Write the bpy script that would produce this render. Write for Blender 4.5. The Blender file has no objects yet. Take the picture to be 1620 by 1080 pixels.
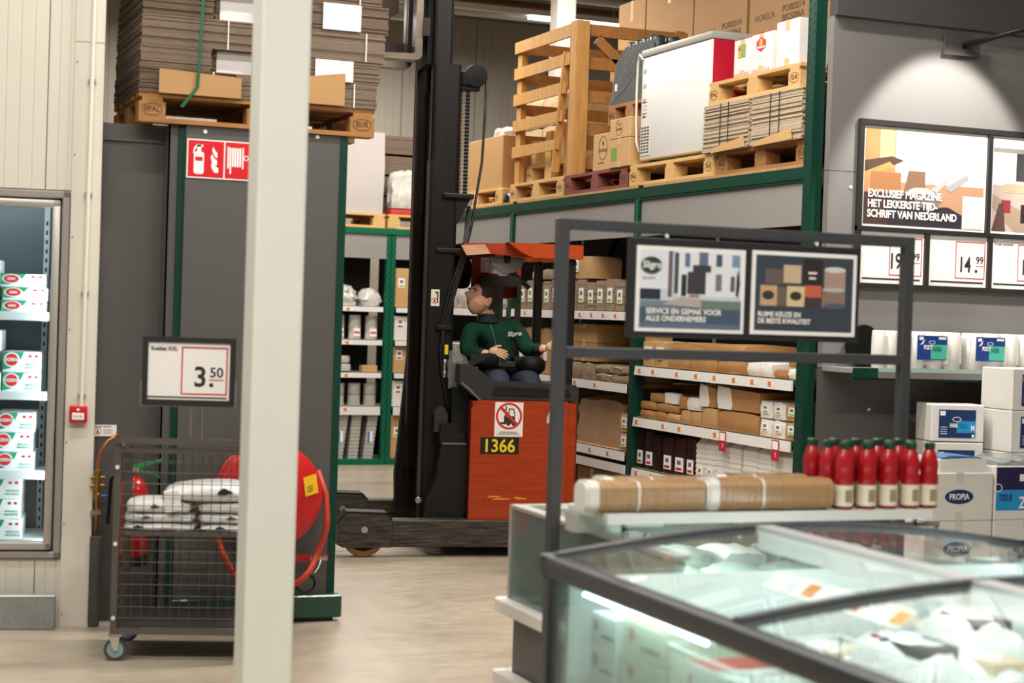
import bpy, bmesh, math, random
from mathutils import Vector, Matrix
random.seed(11)
sc = bpy.context.scene
col = sc.collection
PI = math.pi
R = math.radians

# ---------------------------------------------------------------- camera
YAW, PITCH, ROLL = R(22.0), math.atan(45 / 2650), 0.033
_r = Vector((math.cos(YAW), -math.sin(YAW), 0))
_h = Vector((math.sin(YAW), math.cos(YAW), 0))
_z = Vector((0, 0, 1))
_f = _h * math.cos(PITCH) - _z * math.sin(PITCH)
_u = _h * math.sin(PITCH) + _z * math.cos(PITCH)
_x = _r * math.cos(ROLL) + _u * math.sin(ROLL)
_y = -_r * math.sin(ROLL) + _u * math.cos(ROLL)
cam = bpy.data.cameras.new('camera')
cam.lens = 2650 / 1620 * 36
cam.sensor_width = 36
cam.clip_end = 100
cam.dof.use_dof = True
cam.dof.focus_distance = 10.9
cam.dof.aperture_fstop = 2.2
camo = bpy.data.objects.new('camera', cam)
col.objects.link(camo)
m4 = Matrix((_x, _y, -_f)).transposed().to_4x4()
m4.translation = Vector((0, 0, 1.6))
camo.matrix_world = m4
sc.camera = camo

# ---------------------------------------------------------------- world, lights, exposure
w = bpy.data.worlds.new('hall_air')
sc.world = w
w.use_nodes = True
w.node_tree.nodes['Background'].inputs[0].default_value = (1.0, 0.95, 0.88, 1)
w.node_tree.nodes['Background'].inputs[1].default_value = 0.13
vs = sc.view_settings
vs.view_transform = 'Standard'
vs.look = 'None'
vs.gamma = 1.0
vs.use_curve_mapping = False
vs.exposure = 0.0

def area(name, loc, size, size_y, power, rot=(0, 0, 0), color=(1, .94, .865)):
    l = bpy.data.lights.new(name, 'AREA')
    l.shape = 'RECTANGLE'
    l.size = size
    l.size_y = size_y
    l.energy = power
    l.color = color
    o = bpy.data.objects.new(name, l)
    o.location = loc
    o.rotation_euler = rot
    col.objects.link(o)
    return o

def spot(name, loc, target, power, angle, blend=.25, color=(1, .95, .88), r=.03):
    l = bpy.data.lights.new(name, 'SPOT')
    l.energy = power
    l.spot_size = R(angle)
    l.spot_blend = blend
    l.shadow_soft_size = r
    l.color = color
    o = bpy.data.objects.new(name, l)
    o.location = loc
    o.rotation_euler = (Vector(target) - Vector(loc)).to_track_quat('-Z', 'Y').to_euler()
    col.objects.link(o)
    return o

CEIL = 5.4
LAMP_Z = 5.0
# rows of ceiling lamps (their housings are built with the ceiling): (x, y, length, watts)
LAMPS = [(0.2, 3.0, 3.0, 190), (3.9, 2.4, 3.0, 180), (0.9, 6.4, 2.6, 100), (3.6, 7.4, 2.0, 190), (3.75, 10.2, 2.0, 90),
         (3.8, 13.4, 2.0, 160), (5.4, 14.8, 3.0, 150), (8.2, 12.0, 2.4, 90), (-2.6, 4.4, 3.0, 90), (5.0, 18.6, 3.0, 150)]
for lx, ly, ll, lw in LAMPS:
    area('lamp_light', (lx, ly, LAMP_Z - .06), ll, .12, lw)

# ---------------------------------------------------------------- helpers
def lin(hexs):
    hexs = hexs.lstrip('#')
    c = [int(hexs[i:i + 2], 16) / 255 for i in (0, 2, 4)]
    return tuple(x / 12.92 if x <= .04045 else ((x + .055) / 1.055) ** 2.4 for x in c)

_mats = {}
def mat(name, hexc='#808080', rough=.5, metal=0.0, vary=0.0, vscale=6.0, bump=0.0, bscale=40.0, coat=0.0,
        emit=0.0, stretch=None, hex2=None, spec=.5, wet=None):
    if name in _mats:
        return _mats[name]
    m = bpy.data.materials.new(name)
    m.use_nodes = True
    nt = m.node_tree
    b = nt.nodes['Principled BSDF']
    c = lin(hexc)
    b.inputs['Base Color'].default_value = (*c, 1)
    b.inputs['Roughness'].default_value = rough
    b.inputs['Metallic'].default_value = metal
    b.inputs['Coat Weight'].default_value = coat
    b.inputs['Coat Roughness'].default_value = .12
    b.inputs['Specular IOR Level'].default_value = spec
    if vary or bump or hex2:
        tc = nt.nodes.new('ShaderNodeTexCoord')
        mp = nt.nodes.new('ShaderNodeMapping')
        nt.links.new(tc.outputs['Object'], mp.inputs[0])
        if stretch:
            mp.inputs['Scale'].default_value = stretch
    if vary or hex2:
        n = nt.nodes.new('ShaderNodeTexNoise')
        n.inputs['Scale'].default_value = vscale
        n.inputs['Detail'].default_value = 6
        n.inputs['Roughness'].default_value = .6
        nt.links.new(mp.outputs[0], n.inputs['Vector'])
        cr = nt.nodes.new('ShaderNodeValToRGB')
        cr.color_ramp.elements[0].position = .3
        cr.color_ramp.elements[1].position = .7
        lo = tuple(x * (1 - vary) for x in c)
        hi = lin(hex2) if hex2 else tuple(min(1, x * (1 + vary)) for x in c)
        cr.color_ramp.elements[0].color = (*(c if hex2 else lo), 1)
        cr.color_ramp.elements[1].color = (*hi, 1)
        nt.links.new(n.outputs[0], cr.inputs[0])
        nt.links.new(cr.outputs[0], b.inputs['Base Color'])
    if bump:
        n2 = nt.nodes.new('ShaderNodeTexNoise')
        n2.inputs['Scale'].default_value = bscale
        n2.inputs['Detail'].default_value = 4
        nt.links.new(mp.outputs[0], n2.inputs['Vector'])
        bp = nt.nodes.new('ShaderNodeBump')
        bp.inputs['Strength'].default_value = bump
        bp.inputs['Distance'].default_value = .01
        nt.links.new(n2.outputs[0], bp.inputs['Height'])
        nt.links.new(bp.outputs[0], b.inputs['Normal'])
    if emit:
        b.inputs['Emission Color'].default_value = (*c, 1)
        b.inputs['Emission Strength'].default_value = emit
    _mats[name] = m
    return m

def glass(name, tint='#eef6f4', refl=.6, rough=.02, haze=0.0, ior=1.45):
    """thin sheet: mostly transparent, Fresnel reflection, a little surface haze"""
    if name in _mats:
        return _mats[name]
    m = bpy.data.materials.new(name)
    m.use_nodes = True
    nt = m.node_tree
    nt.nodes.clear()
    out = nt.nodes.new('ShaderNodeOutputMaterial')
    tr = nt.nodes.new('ShaderNodeBsdfTransparent')
    tr.inputs[0].default_value = (*lin(tint), 1)
    gl = nt.nodes.new('ShaderNodeBsdfGlossy')
    gl.inputs['Roughness'].default_value = rough
    fr = nt.nodes.new('ShaderNodeFresnel')
    fr.inputs[0].default_value = ior
    ml = nt.nodes.new('ShaderNodeMath')
    ml.operation = 'MULTIPLY'
    ml.inputs[1].default_value = refl
    nt.links.new(fr.outputs[0], ml.inputs[0])
    mx = nt.nodes.new('ShaderNodeMixShader')
    nt.links.new(ml.outputs[0], mx.inputs[0])
    last = tr.outputs[0]
    if haze:
        df = nt.nodes.new('ShaderNodeBsdfDiffuse')
        df.inputs[0].default_value = (*lin('#e8eeee'), 1)
        mh = nt.nodes.new('ShaderNodeMixShader')
        mh.inputs[0].default_value = haze
        nt.links.new(tr.outputs[0], mh.inputs[1])
        nt.links.new(df.outputs[0], mh.inputs[2])
        last = mh.outputs[0]
    nt.links.new(last, mx.inputs[1])
    nt.links.new(gl.outputs[0], mx.inputs[2])
    nt.links.new(mx.outputs[0], out.inputs[0])
    _mats[name] = m
    return m

class G:
    """collects geometry for ONE mesh"""
    def __init__(s):
        s.v = []
        s.f = []
        s.mi = []
        s.cur = 0
    def add(s, vs, fs):
        o = len(s.v)
        s.v += [tuple(p) for p in vs]
        s.f += [tuple(i + o for i in q) for q in fs]
        s.mi += [s.cur] * len(fs)
        return s
    def box(s, x0, x1, y0, y1, z0, z1):
        return s.add([(x0, y0, z0), (x1, y0, z0), (x1, y1, z0), (x0, y1, z0), (x0, y0, z1), (x1, y0, z1), (x1, y1, z1), (x0, y1, z1)],
                     [(0, 3, 2, 1), (4, 5, 6, 7), (0, 1, 5, 4), (1, 2, 6, 5), (2, 3, 7, 6), (3, 0, 4, 7)])
    def rbox(s, x0, x1, y0, y1, z0, z1, c=.01, seg=1):
        bm = bmesh.new()
        bmesh.ops.create_cube(bm, size=1)
        for q in bm.verts:
            q.co = Vector(((x0 + x1) / 2 + q.co.x * (x1 - x0), (y0 + y1) / 2 + q.co.y * (y1 - y0), (z0 + z1) / 2 + q.co.z * (z1 - z0)))
        bmesh.ops.bevel(bm, geom=list(bm.edges), offset=c, segments=seg, profile=.5, affect='EDGES', clamp_overlap=True)
        bm.verts.index_update()
        s.add([q.co for q in bm.verts], [[q.index for q in fc.verts] for fc in bm.faces])
        bm.free()
        return s
    def prism(s, pts, axis, a, b):
        """pts 2-D polygon; axis 'x','y','z' is the extrusion axis from a to b"""
        def P(p, t):
            return {'x': (t, p[0], p[1]), 'y': (p[0], t, p[1]), 'z': (p[0], p[1], t)}[axis]
        n = len(pts)
        vs_ = [P(p, a) for p in pts] + [P(p, b) for p in pts]
        fs = [tuple(range(n))[::-1], tuple(range(n, 2 * n))] + [(i, (i + 1) % n, n + (i + 1) % n, n + i) for i in range(n)]
        return s.add(vs_, fs)
    def ring(s, outer, inner, axis, a, b):
        def P(p, t):
            return {'x': (t, p[0], p[1]), 'y': (p[0], t, p[1]), 'z': (p[0], p[1], t)}[axis]
        n = len(outer)
        vs_ = [P(p, a) for p in outer] + [P(p, a) for p in inner] + [P(p, b) for p in outer] + [P(p, b) for p in inner]
        fs = []
        for i in range(n):
            j = (i + 1) % n
            fs += [(i, j, n + j, n + i), (2 * n + i, 3 * n + i, 3 * n + j, 2 * n + j), (i, 2 * n + i, 2 * n + j, j), (n + i, n + j, 3 * n + j, 3 * n + i)]
        return s.add(vs_, fs)
    def tube(s, path, r, n=8, cap=True):
        path = [Vector(p) for p in path]
        rs = r if isinstance(r, (list, tuple)) else [r] * len(path)
        vs_, fs = [], []
        prev = None
        for i, p in enumerate(path):
            t = (path[min(i + 1, len(path) - 1)] - path[max(i - 1, 0)]).normalized()
            if prev is None:
                a = t.orthogonal().normalized()
            else:
                a = (prev - t * prev.dot(t))
                a = a.normalized() if a.length > 1e-6 else t.orthogonal().normalized()
            prev = a
            b = t.cross(a)
            for k in range(n):
                th = 2 * PI * k / n
                vs_.append(p + (a * math.cos(th) + b * math.sin(th)) * rs[i])
        for i in range(len(path) - 1):
            for k in range(n):
                fs.append((i * n + k, i * n + (k + 1) % n, (i + 1) * n + (k + 1) % n, (i + 1) * n + k))
        if cap:
            fs.append(tuple(range(n))[::-1])
            fs.append(tuple(range((len(path) - 1) * n, len(path) * n)))
        return s.add(vs_, fs)
    def bar(s, p0, p1, wx, wz=None):
        """square tube between two points"""
        p0, p1 = Vector(p0), Vector(p1)
        wz = wx if wz is None else wz
        t = (p1 - p0).normalized()
        a = Vector((0, 0, 1)) if abs(t.z) < .9 else Vector((0, 1, 0))
        b = t.cross(a).normalized()
        a = b.cross(t).normalized()
        vs_ = []
        for p in (p0, p1):
            for i, j in ((-1, -1), (1, -1), (1, 1), (-1, 1)):
                vs_.append(p + b * (i * wx / 2) + a * (j * wz / 2))
        return s.add(vs_, [(0, 1, 2, 3), (7, 6, 5, 4), (0, 4, 5, 1), (1, 5, 6, 2), (2, 6, 7, 3), (3, 7, 4, 0)])
    def lathe(s, prof, n=20, c=(0, 0, 0), axis='z'):
        vs_, fs = [], []
        for r_, z_ in prof:
            for k in range(n):
                th = 2 * PI * k / n
                a, b = r_ * math.cos(th), r_ * math.sin(th)
                p = {'z': (a, b, z_), 'x': (z_, a, b), 'y': (a, z_, b)}[axis]
                vs_.append((p[0] + c[0], p[1] + c[1], p[2] + c[2]))
        m = len(prof)
        for i in range(m - 1):
            for k in range(n):
                fs.append((i * n + k, i * n + (k + 1) % n, (i + 1) * n + (k + 1) % n, (i + 1) * n + k))
        fs.append(tuple(range(n))[::-1])
        fs.append(tuple(range((m - 1) * n, m * n)))
        return s.add(vs_, fs)
    def quad(s, a, b, c, d):
        return s.add([a, b, c, d], [(0, 1, 2, 3)])
    def flat(s, pts, y=0.0):
        """polygon in the xz plane facing -y"""
        return s.add([(p[0], y, p[1]) for p in pts], [tuple(range(len(pts)))])
    def rect(s, x0, x1, z0, z1, y=0.0):
        return s.flat([(x0, z0), (x1, z0), (x1, z1), (x0, z1)], y)
    def mesh(s, name, mats, smooth=False):
        me = bpy.data.meshes.new(name)
        me.from_pydata(s.v, [], s.f)
        for m in (mats if isinstance(mats, (list, tuple)) else [mats]):
            me.materials.append(m)
        if any(s.mi):
            me.polygons.foreach_set('material_index', s.mi)
        bm = bmesh.new()
        bm.from_mesh(me)
        bmesh.ops.recalc_face_normals(bm, faces=bm.faces)
        bm.to_mesh(me)
        bm.free()
        if smooth:
            me.polygons.foreach_set('use_smooth', [True] * len(me.polygons))
            if smooth == 'auto':
                me.set_sharp_from_angle(angle=R(40))
        me.update()
        return me
    def obj(s, name, mats, parent=None, loc=(0, 0, 0), rz=0.0, smooth=False, rot=None):
        return link(name, s.mesh(name, mats, smooth), parent, loc, rz, rot)

def link(name, me, parent=None, loc=(0, 0, 0), rz=0.0, rot=None):
    o = bpy.data.objects.new(name, me)
    col.objects.link(o)
    o.location = loc
    o.rotation_euler = rot if rot else (0, 0, rz)
    if parent:
        o.parent = parent
    return o

def tag(o, label, cat, group=None):
    o['label'] = label
    o['category'] = cat
    if group:
        o['group'] = group
    return o

def thing(name, label, cat, loc=(0, 0, 0), rz=0.0, group=None):
    return tag(link(name, None, None, loc, rz), label, cat, group)

def struct(o):
    o['kind'] = 'structure'
    return o

def copy_tree(o, parent=None, loc=None, rz=None, label=None):
    c = o.copy()
    col.objects.link(c)
    c.parent = parent
    if loc is not None:
        c.location = loc
    if rz is not None:
        c.rotation_euler = (0, 0, rz)
    if label:
        c['label'] = label
    for ch in list(o.children):
        copy_tree(ch, c)
    return c

_tc = {}
def text(body, size, m, parent, loc, rot=(PI / 2, 0, 0), align='LEFT', bold=0.0, name='lettering', sx=1.0, ext=.0006, shear=0):
    key = (body, round(size, 5), m.name, align, bold, sx, ext, shear)
    if key in _tc:
        return link(name, _tc[key], parent, loc, 0, rot)
    cu = bpy.data.curves.new(name, 'FONT')
    cu.body = body
    cu.size = size
    cu.align_x = align
    cu.extrude = ext
    cu.offset = bold
    cu.shear = shear
    cu.resolution_u = 3
    cu.space_line = .95
    to = bpy.data.objects.new(name, cu)
    col.objects.link(to)
    me = bpy.data.meshes.new_from_object(to.evaluated_get(bpy.context.evaluated_depsgraph_get()))
    bpy.data.objects.remove(to)
    me.name = name
    me.materials.clear()
    me.materials.append(m)
    if sx != 1.0:
        for q in me.vertices:
            q.co.x *= sx
    _tc[key] = me
    o = link(name, me, parent, loc, 0, rot)
    return o

def circ(cx, cz, r, n=20, rz=None, a0=0.0, a1=2 * PI, closed=False):
    rz = r if rz is None else rz
    k = n + (1 if closed else 0)
    return [(cx + r * math.cos(a0 + (a1 - a0) * i / n), cz + rz * math.sin(a0 + (a1 - a0) * i / n)) for i in range(k)]

def rrect(x0, x1, z0, z1, r, n=4):
    pts = []
    for cx, cz, a in ((x1 - r, z1 - r, 0), (x0 + r, z1 - r, PI / 2), (x0 + r, z0 + r, PI), (x1 - r, z0 + r, 1.5 * PI)):
        pts += [(cx + r * math.cos(a + PI / 2 * i / n), cz + r * math.sin(a + PI / 2 * i / n)) for i in range(n + 1)]
    return pts

ORD = ['first', 'second', 'third', 'fourth', 'fifth', 'sixth', 'seventh', 'eighth', 'ninth', 'tenth', 'eleventh', 'twelfth', 'thirteenth',
       'fourteenth', 'fifteenth', 'sixteenth']

def hashn(*a):
    h = 0
    for x in a:
        h = (h * 31 + int(x * 1000)) & 0xffffff
    return (math.sin(h * 12.9898) * 43758.5453) % 1.0

def pillow(w, d, h, k=6, puff=.15, wr=.008, seed=0, sx=None):
    """soft wrinkled block x0..w y0..d z0..h as G (bottom stays flat)"""
    rnd = random.Random(seed)
    g = G()
    nx, ny, nz = max(2, k), max(2, k // 2 + 1), max(2, k // 2 + 1)
    idx = {}
    def vid(i, j, l):
        key = (i, j, l)
        if key not in idx:
            x, y, z = i / nx, j / ny, l / nz
            ax, ay, az = 2 * x - 1, 2 * y - 1, 2 * z - 1
            fx = 1 - puff * (ay * ay * .5 + az * az * .5) * .5
            fy = 1 - puff * (ax * ax * .5 + az * az * .5) * .5
            fz = 1 - puff * (ax * ax + ay * ay) * .5
            X = w / 2 + ax * w / 2 * fx + rnd.uniform(-wr, wr)
            Y = d / 2 + ay * d / 2 * fy + rnd.uniform(-wr, wr)
            Z = 0 if l == 0 else (z * h) * fz + rnd.uniform(-wr, wr)
            idx[key] = len(g.v)
            g.v.append((X, Y, max(0, Z)))
        return idx[key]
    def fc(a, b, c, d_):
        g.f.append((vid(*a), vid(*b), vid(*c), vid(*d_)))
        g.mi.append(0)
    for i in range(nx):
        for j in range(ny):
            fc((i, j, 0), (i, j + 1, 0), (i + 1, j + 1, 0), (i + 1, j, 0))
            fc((i, j, nz), (i + 1, j, nz), (i + 1, j + 1, nz), (i, j + 1, nz))
    for i in range(nx):
        for l in range(nz):
            fc((i, 0, l), (i + 1, 0, l), (i + 1, 0, l + 1), (i, 0, l + 1))
            fc((i, ny, l), (i, ny, l + 1), (i + 1, ny, l + 1), (i + 1, ny, l))
    for j in range(ny):
        for l in range(nz):
            fc((0, j, l), (0, j, l + 1), (0, j + 1, l + 1), (0, j + 1, l))
            fc((nx, j, l), (nx, j + 1, l), (nx, j + 1, l + 1), (nx, j, l + 1))
    return g
# ---------------------------------------------------------------- common materials
cream = mat('cream_panel_paint', '#d9d4c6', .45, vary=.03, vscale=2)
white_m = mat('white_paint', '#e6e6e2', .4, vary=.02, vscale=4)
paper = mat('white_paper', '#f0eeea', .6)
black = mat('black_paint', '#0c0b0b', .45, vary=.15, vscale=8, spec=.3)
ink = mat('dark_ink', '#2a2626', .7)
redink = mat('red_ink', '#c0242c', .6)
dgrey = mat('anthracite_panel', '#514f4c', .5, vary=.04, vscale=1.5)
lgrey = mat('light_grey_panel', '#8e8b88', .5, vary=.03, vscale=1.5)
green = mat('dark_green_steel', '#07382a', .42, vary=.1, vscale=5, spec=.3)
tgreen = mat('rack_green_steel', '#0a6146', .42, vary=.08, vscale=5, spec=.3)
steel = mat('bare_steel', '#b5b3ae', .3, metal=.9)
chrome = mat('chrome_steel', '#d8d8d8', .12, metal=1)
orange = mat('price_orange', '#e07b20', .6)
hole = mat('slot_dark', '#0a1410', .8)
clear = glass('clear_plastic_film', '#eef0ee', .9, .12, haze=.3)
# ================================================================ SETTING
def concrete():
    m = mat('polished_concrete', '#a89c8a', .33)
    nt = m.node_tree
    b = nt.nodes['Principled BSDF']
    tc = nt.nodes.new('ShaderNodeTexCoord')
    n1 = nt.nodes.new('ShaderNodeTexNoise')
    n1.inputs['Scale'].default_value = 1.1
    n1.inputs['Detail'].default_value = 8
    n1.inputs['Roughness'].default_value = .62
    n2 = nt.nodes.new('ShaderNodeTexNoise')
    n2.inputs['Scale'].default_value = 14
    n2.inputs['Detail'].default_value = 8
    mp = nt.nodes.new('ShaderNodeMapping')
    mp.inputs['Scale'].default_value = (.6, 1.6, 1)
    nt.links.new(tc.outputs['Object'], mp.inputs[0])
    nt.links.new(mp.outputs[0], n1.inputs['Vector'])
    nt.links.new(mp.outputs[0], n2.inputs['Vector'])
    mx = nt.nodes.new('ShaderNodeMix')
    mx.data_type = 'FLOAT'
    mx.inputs[0].default_value = .35
    nt.links.new(n1.outputs[0], mx.inputs[2])
    nt.links.new(n2.outputs[0], mx.inputs[3])
    cr = nt.nodes.new('ShaderNodeValToRGB')
    cr.color_ramp.elements[0].position = .34
    cr.color_ramp.elements[0].color = (*lin('#968b7a'), 1)
    cr.color_ramp.elements[1].position = .66
    cr.color_ramp.elements[1].color = (*lin('#bdb09c'), 1)
    nt.links.new(mx.outputs[0], cr.inputs[0])
    nt.links.new(cr.outputs[0], b.inputs['Base Color'])
    rr = nt.nodes.new('ShaderNodeMapRange')
    rr.inputs[3].default_value = .22
    rr.inputs[4].default_value = .45
    nt.links.new(n2.outputs[0], rr.inputs[0])
    nt.links.new(rr.outputs[0], b.inputs['Roughness'])
    return m
struct(G().box(-7, 15, -4, 23, -.1, 0).obj('floor', concrete()))
struct(G().box(-7, 15, -4, 23, CEIL, CEIL + .1).obj('ceiling', mat('dark_ceiling', '#6b6862', .8)))

def groove_panel(x0, x1, z0, z1, n, th=.06, dep=.0035, gw=.004, seam=.003):
    """sandwich panel sheet: n ribs separated by shallow grooves, front at y=0"""
    g = G()
    pts = []
    a, b = x0 + seam, x1 - seam
    step = (b - a) / n
    pts.append((a, 0))
    for i in range(1, n):
        c = a + i * step
        pts += [(c - gw, 0), (c, dep), (c + gw, 0)]
    pts += [(b, 0), (b, th), (a, th)]
    return g.prism(pts, 'z', z0, z1)

WL = struct(link('wall_left', None, None, (1.186, 8.36, 0), R(-10)))
for z0, z1 in ((2.125, CEIL), (0, .325)):
    groove_panel(-.262, -.11, z0, z1, 3).obj('wall_panel', cream, WL)
    groove_panel(-1.11, -.262, z0, z1, 13).obj('wall_panel', cream, WL)
for i in range(3):
    groove_panel(-1.11 - (i + 1) * 1.0, -1.11 - i * 1.0, 0, CEIL, 15).obj('wall_panel', cream, WL)
G().box(-.139, 0, -.012, .09, 0, 2.846).obj('corner_trim', cream, WL)
G().box(-.139, 0, -.012, .09, 2.849, CEIL).obj('corner_trim', cream, WL)
g = G()
for zz in (.06, .5, .9, 1.45, 1.9, 2.3, 2.75, 3.2):
    g.lathe([(.004, -.016), (.005, -.012)], 8, (-.128, 0, zz), 'y')
g.obj('rivets', mat('rivet_grey', '#9b978c', .5), WL)

WB = struct(link('wall_back', None, None, (0, 20.5, 0)))
backp = mat('grey_beige_panel', '#b5ac9e', .55, vary=.04, vscale=1)
for i in range(14):
    groove_panel(i * 1.0 - .35, i * 1.0 + .65, 0, CEIL, 10, dep=.006, gw=.006, seam=.006).obj('wall_panel', backp, WB)
for k, xx in enumerate((2.9, 7.0)):
    pass

WR = struct(link('wall_right', None, None, (5.13, 8.05, 0)))
G().box(0, 4.5, 0, .05, 0, 1.35).obj('wall_panel', mat('anthracite_board', '#555250', .5, vary=.04, vscale=1.5), WR)
wgrey = mat('wall_board_grey', '#7d7a78', .55, vary=.03, vscale=1.5)
G().box(0, 4.5, 0, .05, 1.353, 2.455).obj('wall_panel', wgrey, WR)
G().box(0, 4.5, 0, .05, 2.458, 3.32).obj('wall_panel', wgrey, WR)
G().box(0, 4.5, -.03, .05, 3.32, CEIL).obj('wall_panel', mat('charcoal_fascia', '#4a4847', .6, vary=.04, vscale=2), WR)
for k, (xx, zz) in enumerate(((.32, 1.12), (.145, 2.37), (.8, 1.1))):
    G().lathe([(.008, -.006), (.01, 0)], 10, (xx, 0, zz), 'y').obj('screw_cap', white_m, WR)

# steel column in front of the trolley
cw = mat('column_paint', '#e6e8df', .35, vary=.02, vscale=3)
COL = struct(G().rbox(1.462, 1.655, 6.235, 6.40, 0, CEIL, .012, 2).obj('column', cw))
COL2 = struct(G().rbox(6.6, 6.8, 15.4, 15.6, 0, CEIL, .01, 1).obj('column', mat('far_column_paint', '#aaa297', .6)))

# ceiling services seen above the aisle
pipe_w = mat('service_pipe', '#c9c5bb', .4, metal=.2)
for k, (yy, zz, rr) in enumerate(((17.9, 5.0, .05), (17.6, 5.08, .04), (17.2, 5.14, .055))):
    o = G().tube([(1.0, yy, zz), (13.0, yy, zz)], rr, 12).obj('ceiling_pipe', pipe_w if k != 1 else mat('brown_pipe', '#7a5a38', .5), smooth='auto')
    tag(o, ('lowest', 'brown middle', 'highest')[k] + ' service pipe running under the ceiling above the far aisle', 'pipe', 'ceiling pipes')
# lamp housings (the lamps' light is set at the top)
lampw = mat('lamp_housing', '#d9d7d0', .5)
led = mat('led_glow', '#fff6e4', .5, emit=3.0)
for k, (lx, ly, ll, lw) in enumerate(LAMPS):
    t = thing('ceiling_lamp', 'long ceiling lamp number %s hanging outside the picture over the shop floor' % ORD[k], 'lamp', (lx, ly, LAMP_Z), 0, 'ceiling lamps')
    G().box(-ll / 2 - .02, ll / 2 + .02, -.075, .075, -.04, .06).obj('housing', lampw, t)
    for s in (-1, 1):
        G().tube([(s * ll / 3, 0, .06), (s * ll / 3, 0, CEIL - LAMP_Z)], .006, 6).obj('hanger', steel, t)
t = thing('ceiling_lamp', 'glowing thin LED batten lamp under the ceiling above the wooden crate', 'lamp', (7.0, 17.5, 4.95), 0, 'ceiling lamps')
G().box(-4.2, 2.2, -.05, .05, .0, .06).obj('housing', lampw, t)
G().box(.15, 1.9, -.04, .04, -.035, 0).obj('diffuser', mat('led_bright', '#ffffff', .5, emit=7.0), t)
for s in (-2.5, 1.2):
    G().tube([(s, 0, .06), (s, 0, CEIL - 4.95)], .006, 6).obj('hanger', steel, t)

# ================================================================ wall freezer with glass door (left)
F = thing('display_freezer', 'tall wall freezer with a lit glass door full of snack boxes', 'freezer', (1.186, 8.36, 0), R(-10))
alu = mat('brushed_aluminium', '#b9b5ad', .35, metal=.55, vary=.05, vscale=3)
alu2 = mat('grey_frame_aluminium', '#a39d97', .4, metal=.4)
liner = mat('freezer_liner', '#5b6468', .35)
blk = mat('black_gasket', '#0c0c0c', .6)
L0, Rr, B0, T0 = -1.03, -.144, .33, 2.118
g = G()
fw = .036
g.rbox(L0, Rr, -.022, .05, T0 - fw, T0, .006).rbox(L0, Rr, -.022, .05, B0, B0 + fw, .006).rbox(Rr - fw, Rr, -.022, .05, B0, T0, .006).rbox(L0, L0 + fw, -.022, .05, B0, T0, .006)
g.obj('outer_frame', alu2, F)
dL, dR, dB, dT = L0 + fw + .006, Rr - fw - .006, B0 + fw + .008, T0 - fw - .008
G().box(L0 + fw, Rr - fw, .02, .05, T0 - fw - .02, T0 - fw).box(L0 + fw, Rr - fw, .02, .05, B0 + fw, B0 + fw + .02).box(Rr - fw - .02, Rr - fw, .02, .05, B0 + fw, T0 - fw).obj('gasket', blk, F)
D = link('door', None, F)
dw = .038
g = G()
g.rbox(dL, dR, -.03, .02, dT - dw, dT, .008, 2).rbox(dL, dR, -.03, .02, dB, dB + dw, .008, 2).rbox(dR - dw, dR, -.03, .02, dB, dT, .008, 2).rbox(dL, dL + dw, -.03, .02, dB, dT, .008, 2)
g.obj('door_frame', alu, D, smooth='auto')
G().box(dL + dw, dR - dw, -.008, 0, dB + dw, dT - dw).obj('glass_pane', glass('door_glass', '#f2f8f8', .7), D)
# inside
g = G()
g.box(L0, -.17, .62, .64, B0, T0).box(-.19, -.17, .05, .64, B0, T0).box(L0, L0 + .02, .05, .64, B0, T0).box(L0, -.17, .05, .64, T0 - .02, T0 + .0).box(L0, -.17, .05, .64, B0, B0 + .02)
g.obj('cabinet_liner', liner, F)
for (uu, vv) in ((-.30, .60), (-.215, .09)):
    up = G().box(uu, uu + .028, vv, vv + .02, B0 + .03, T0 - .03).obj('shelf_upright', mat('slotted_upright', '#dfe6ea', .4), F)
    g = G()
    z = B0 + .06
    while z < T0 - .1:
        g.box(uu + .009, uu + .019, vv - .001, vv + .001, z, z + .022)
        z += .048
    g.obj('slots', mat('slot_shadow', '#2c3a3c', .7), up)['kind'] = 'stuff'
shelfw = mat('freezer_shelf_white', '#eef2f4', .4)
SHZ = [1.515, 1.125, .735, .40]
for z in SHZ:
    sh = G().box(L0 + .03, -.235, .10, .58, z - .012, z).obj('shelf', shelfw, F)
    G().box(L0 + .03, -.235, .09, .10, z - .03, z + .012).obj('shelf_lip', shelfw, sh)
G().box(-.212, -.198, .055, .075, B0 + .1, T0 - .08).obj('led_strip', mat('freezer_led', '#f4fbff', .4, emit=45.0), F)
G().box(L0 + .05, -.26, .06, .08, T0 - .045, T0 - .03).obj('led_strip', mat('freezer_led', '#f4fbff', .4, emit=45.0), F)

kgreen = mat('box_green', '#1f9b72', .5)
kred = mat('box_red', '#d8281f', .5)
kwhite = mat('box_white', '#f1f3f3', .45)
def snack_box(w, h, dep, seed, label):
    o = G().rbox(0, w, 0, dep, 0, h, .004).obj('snack_box', kwhite)
    tag(o, label, 'box', 'frozen snack boxes')
    G().flat([(.0, .01), (.0, h), (w * .56, h), (w * .5, h * .72), (w * .38, h * .45), (w * .2, h * .2)], -.0006).obj('green_print', kgreen, o)
    G().flat(circ(w * .24, h * .62, w * .21, 20, h * .36), -.0012).obj('white_ring', kwhite, o)
    G().flat(circ(w * .24, h * .62, w * .17, 20, h * .29), -.0018).obj('red_oval', kred, o)
    text('KERN', h * .24, kwhite, o, (w * .24, -.0024, h * .54), align='CENTER', bold=.0006, sx=.9)
    text('FRIKANDEL', h * .13, kgreen, o, (w * .97, -.001, h * .36), align='RIGHT')
    text('FRICADELLE', h * .13, kgreen, o, (w * .97, -.001, h * .2), align='RIGHT')
    for xx in (.72, .88):
        G().flat(circ(w * xx, h * .8, w * .05, 10, h * .07), -.001).obj('red_badge', kred, o)
    return o
nb = 0
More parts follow.
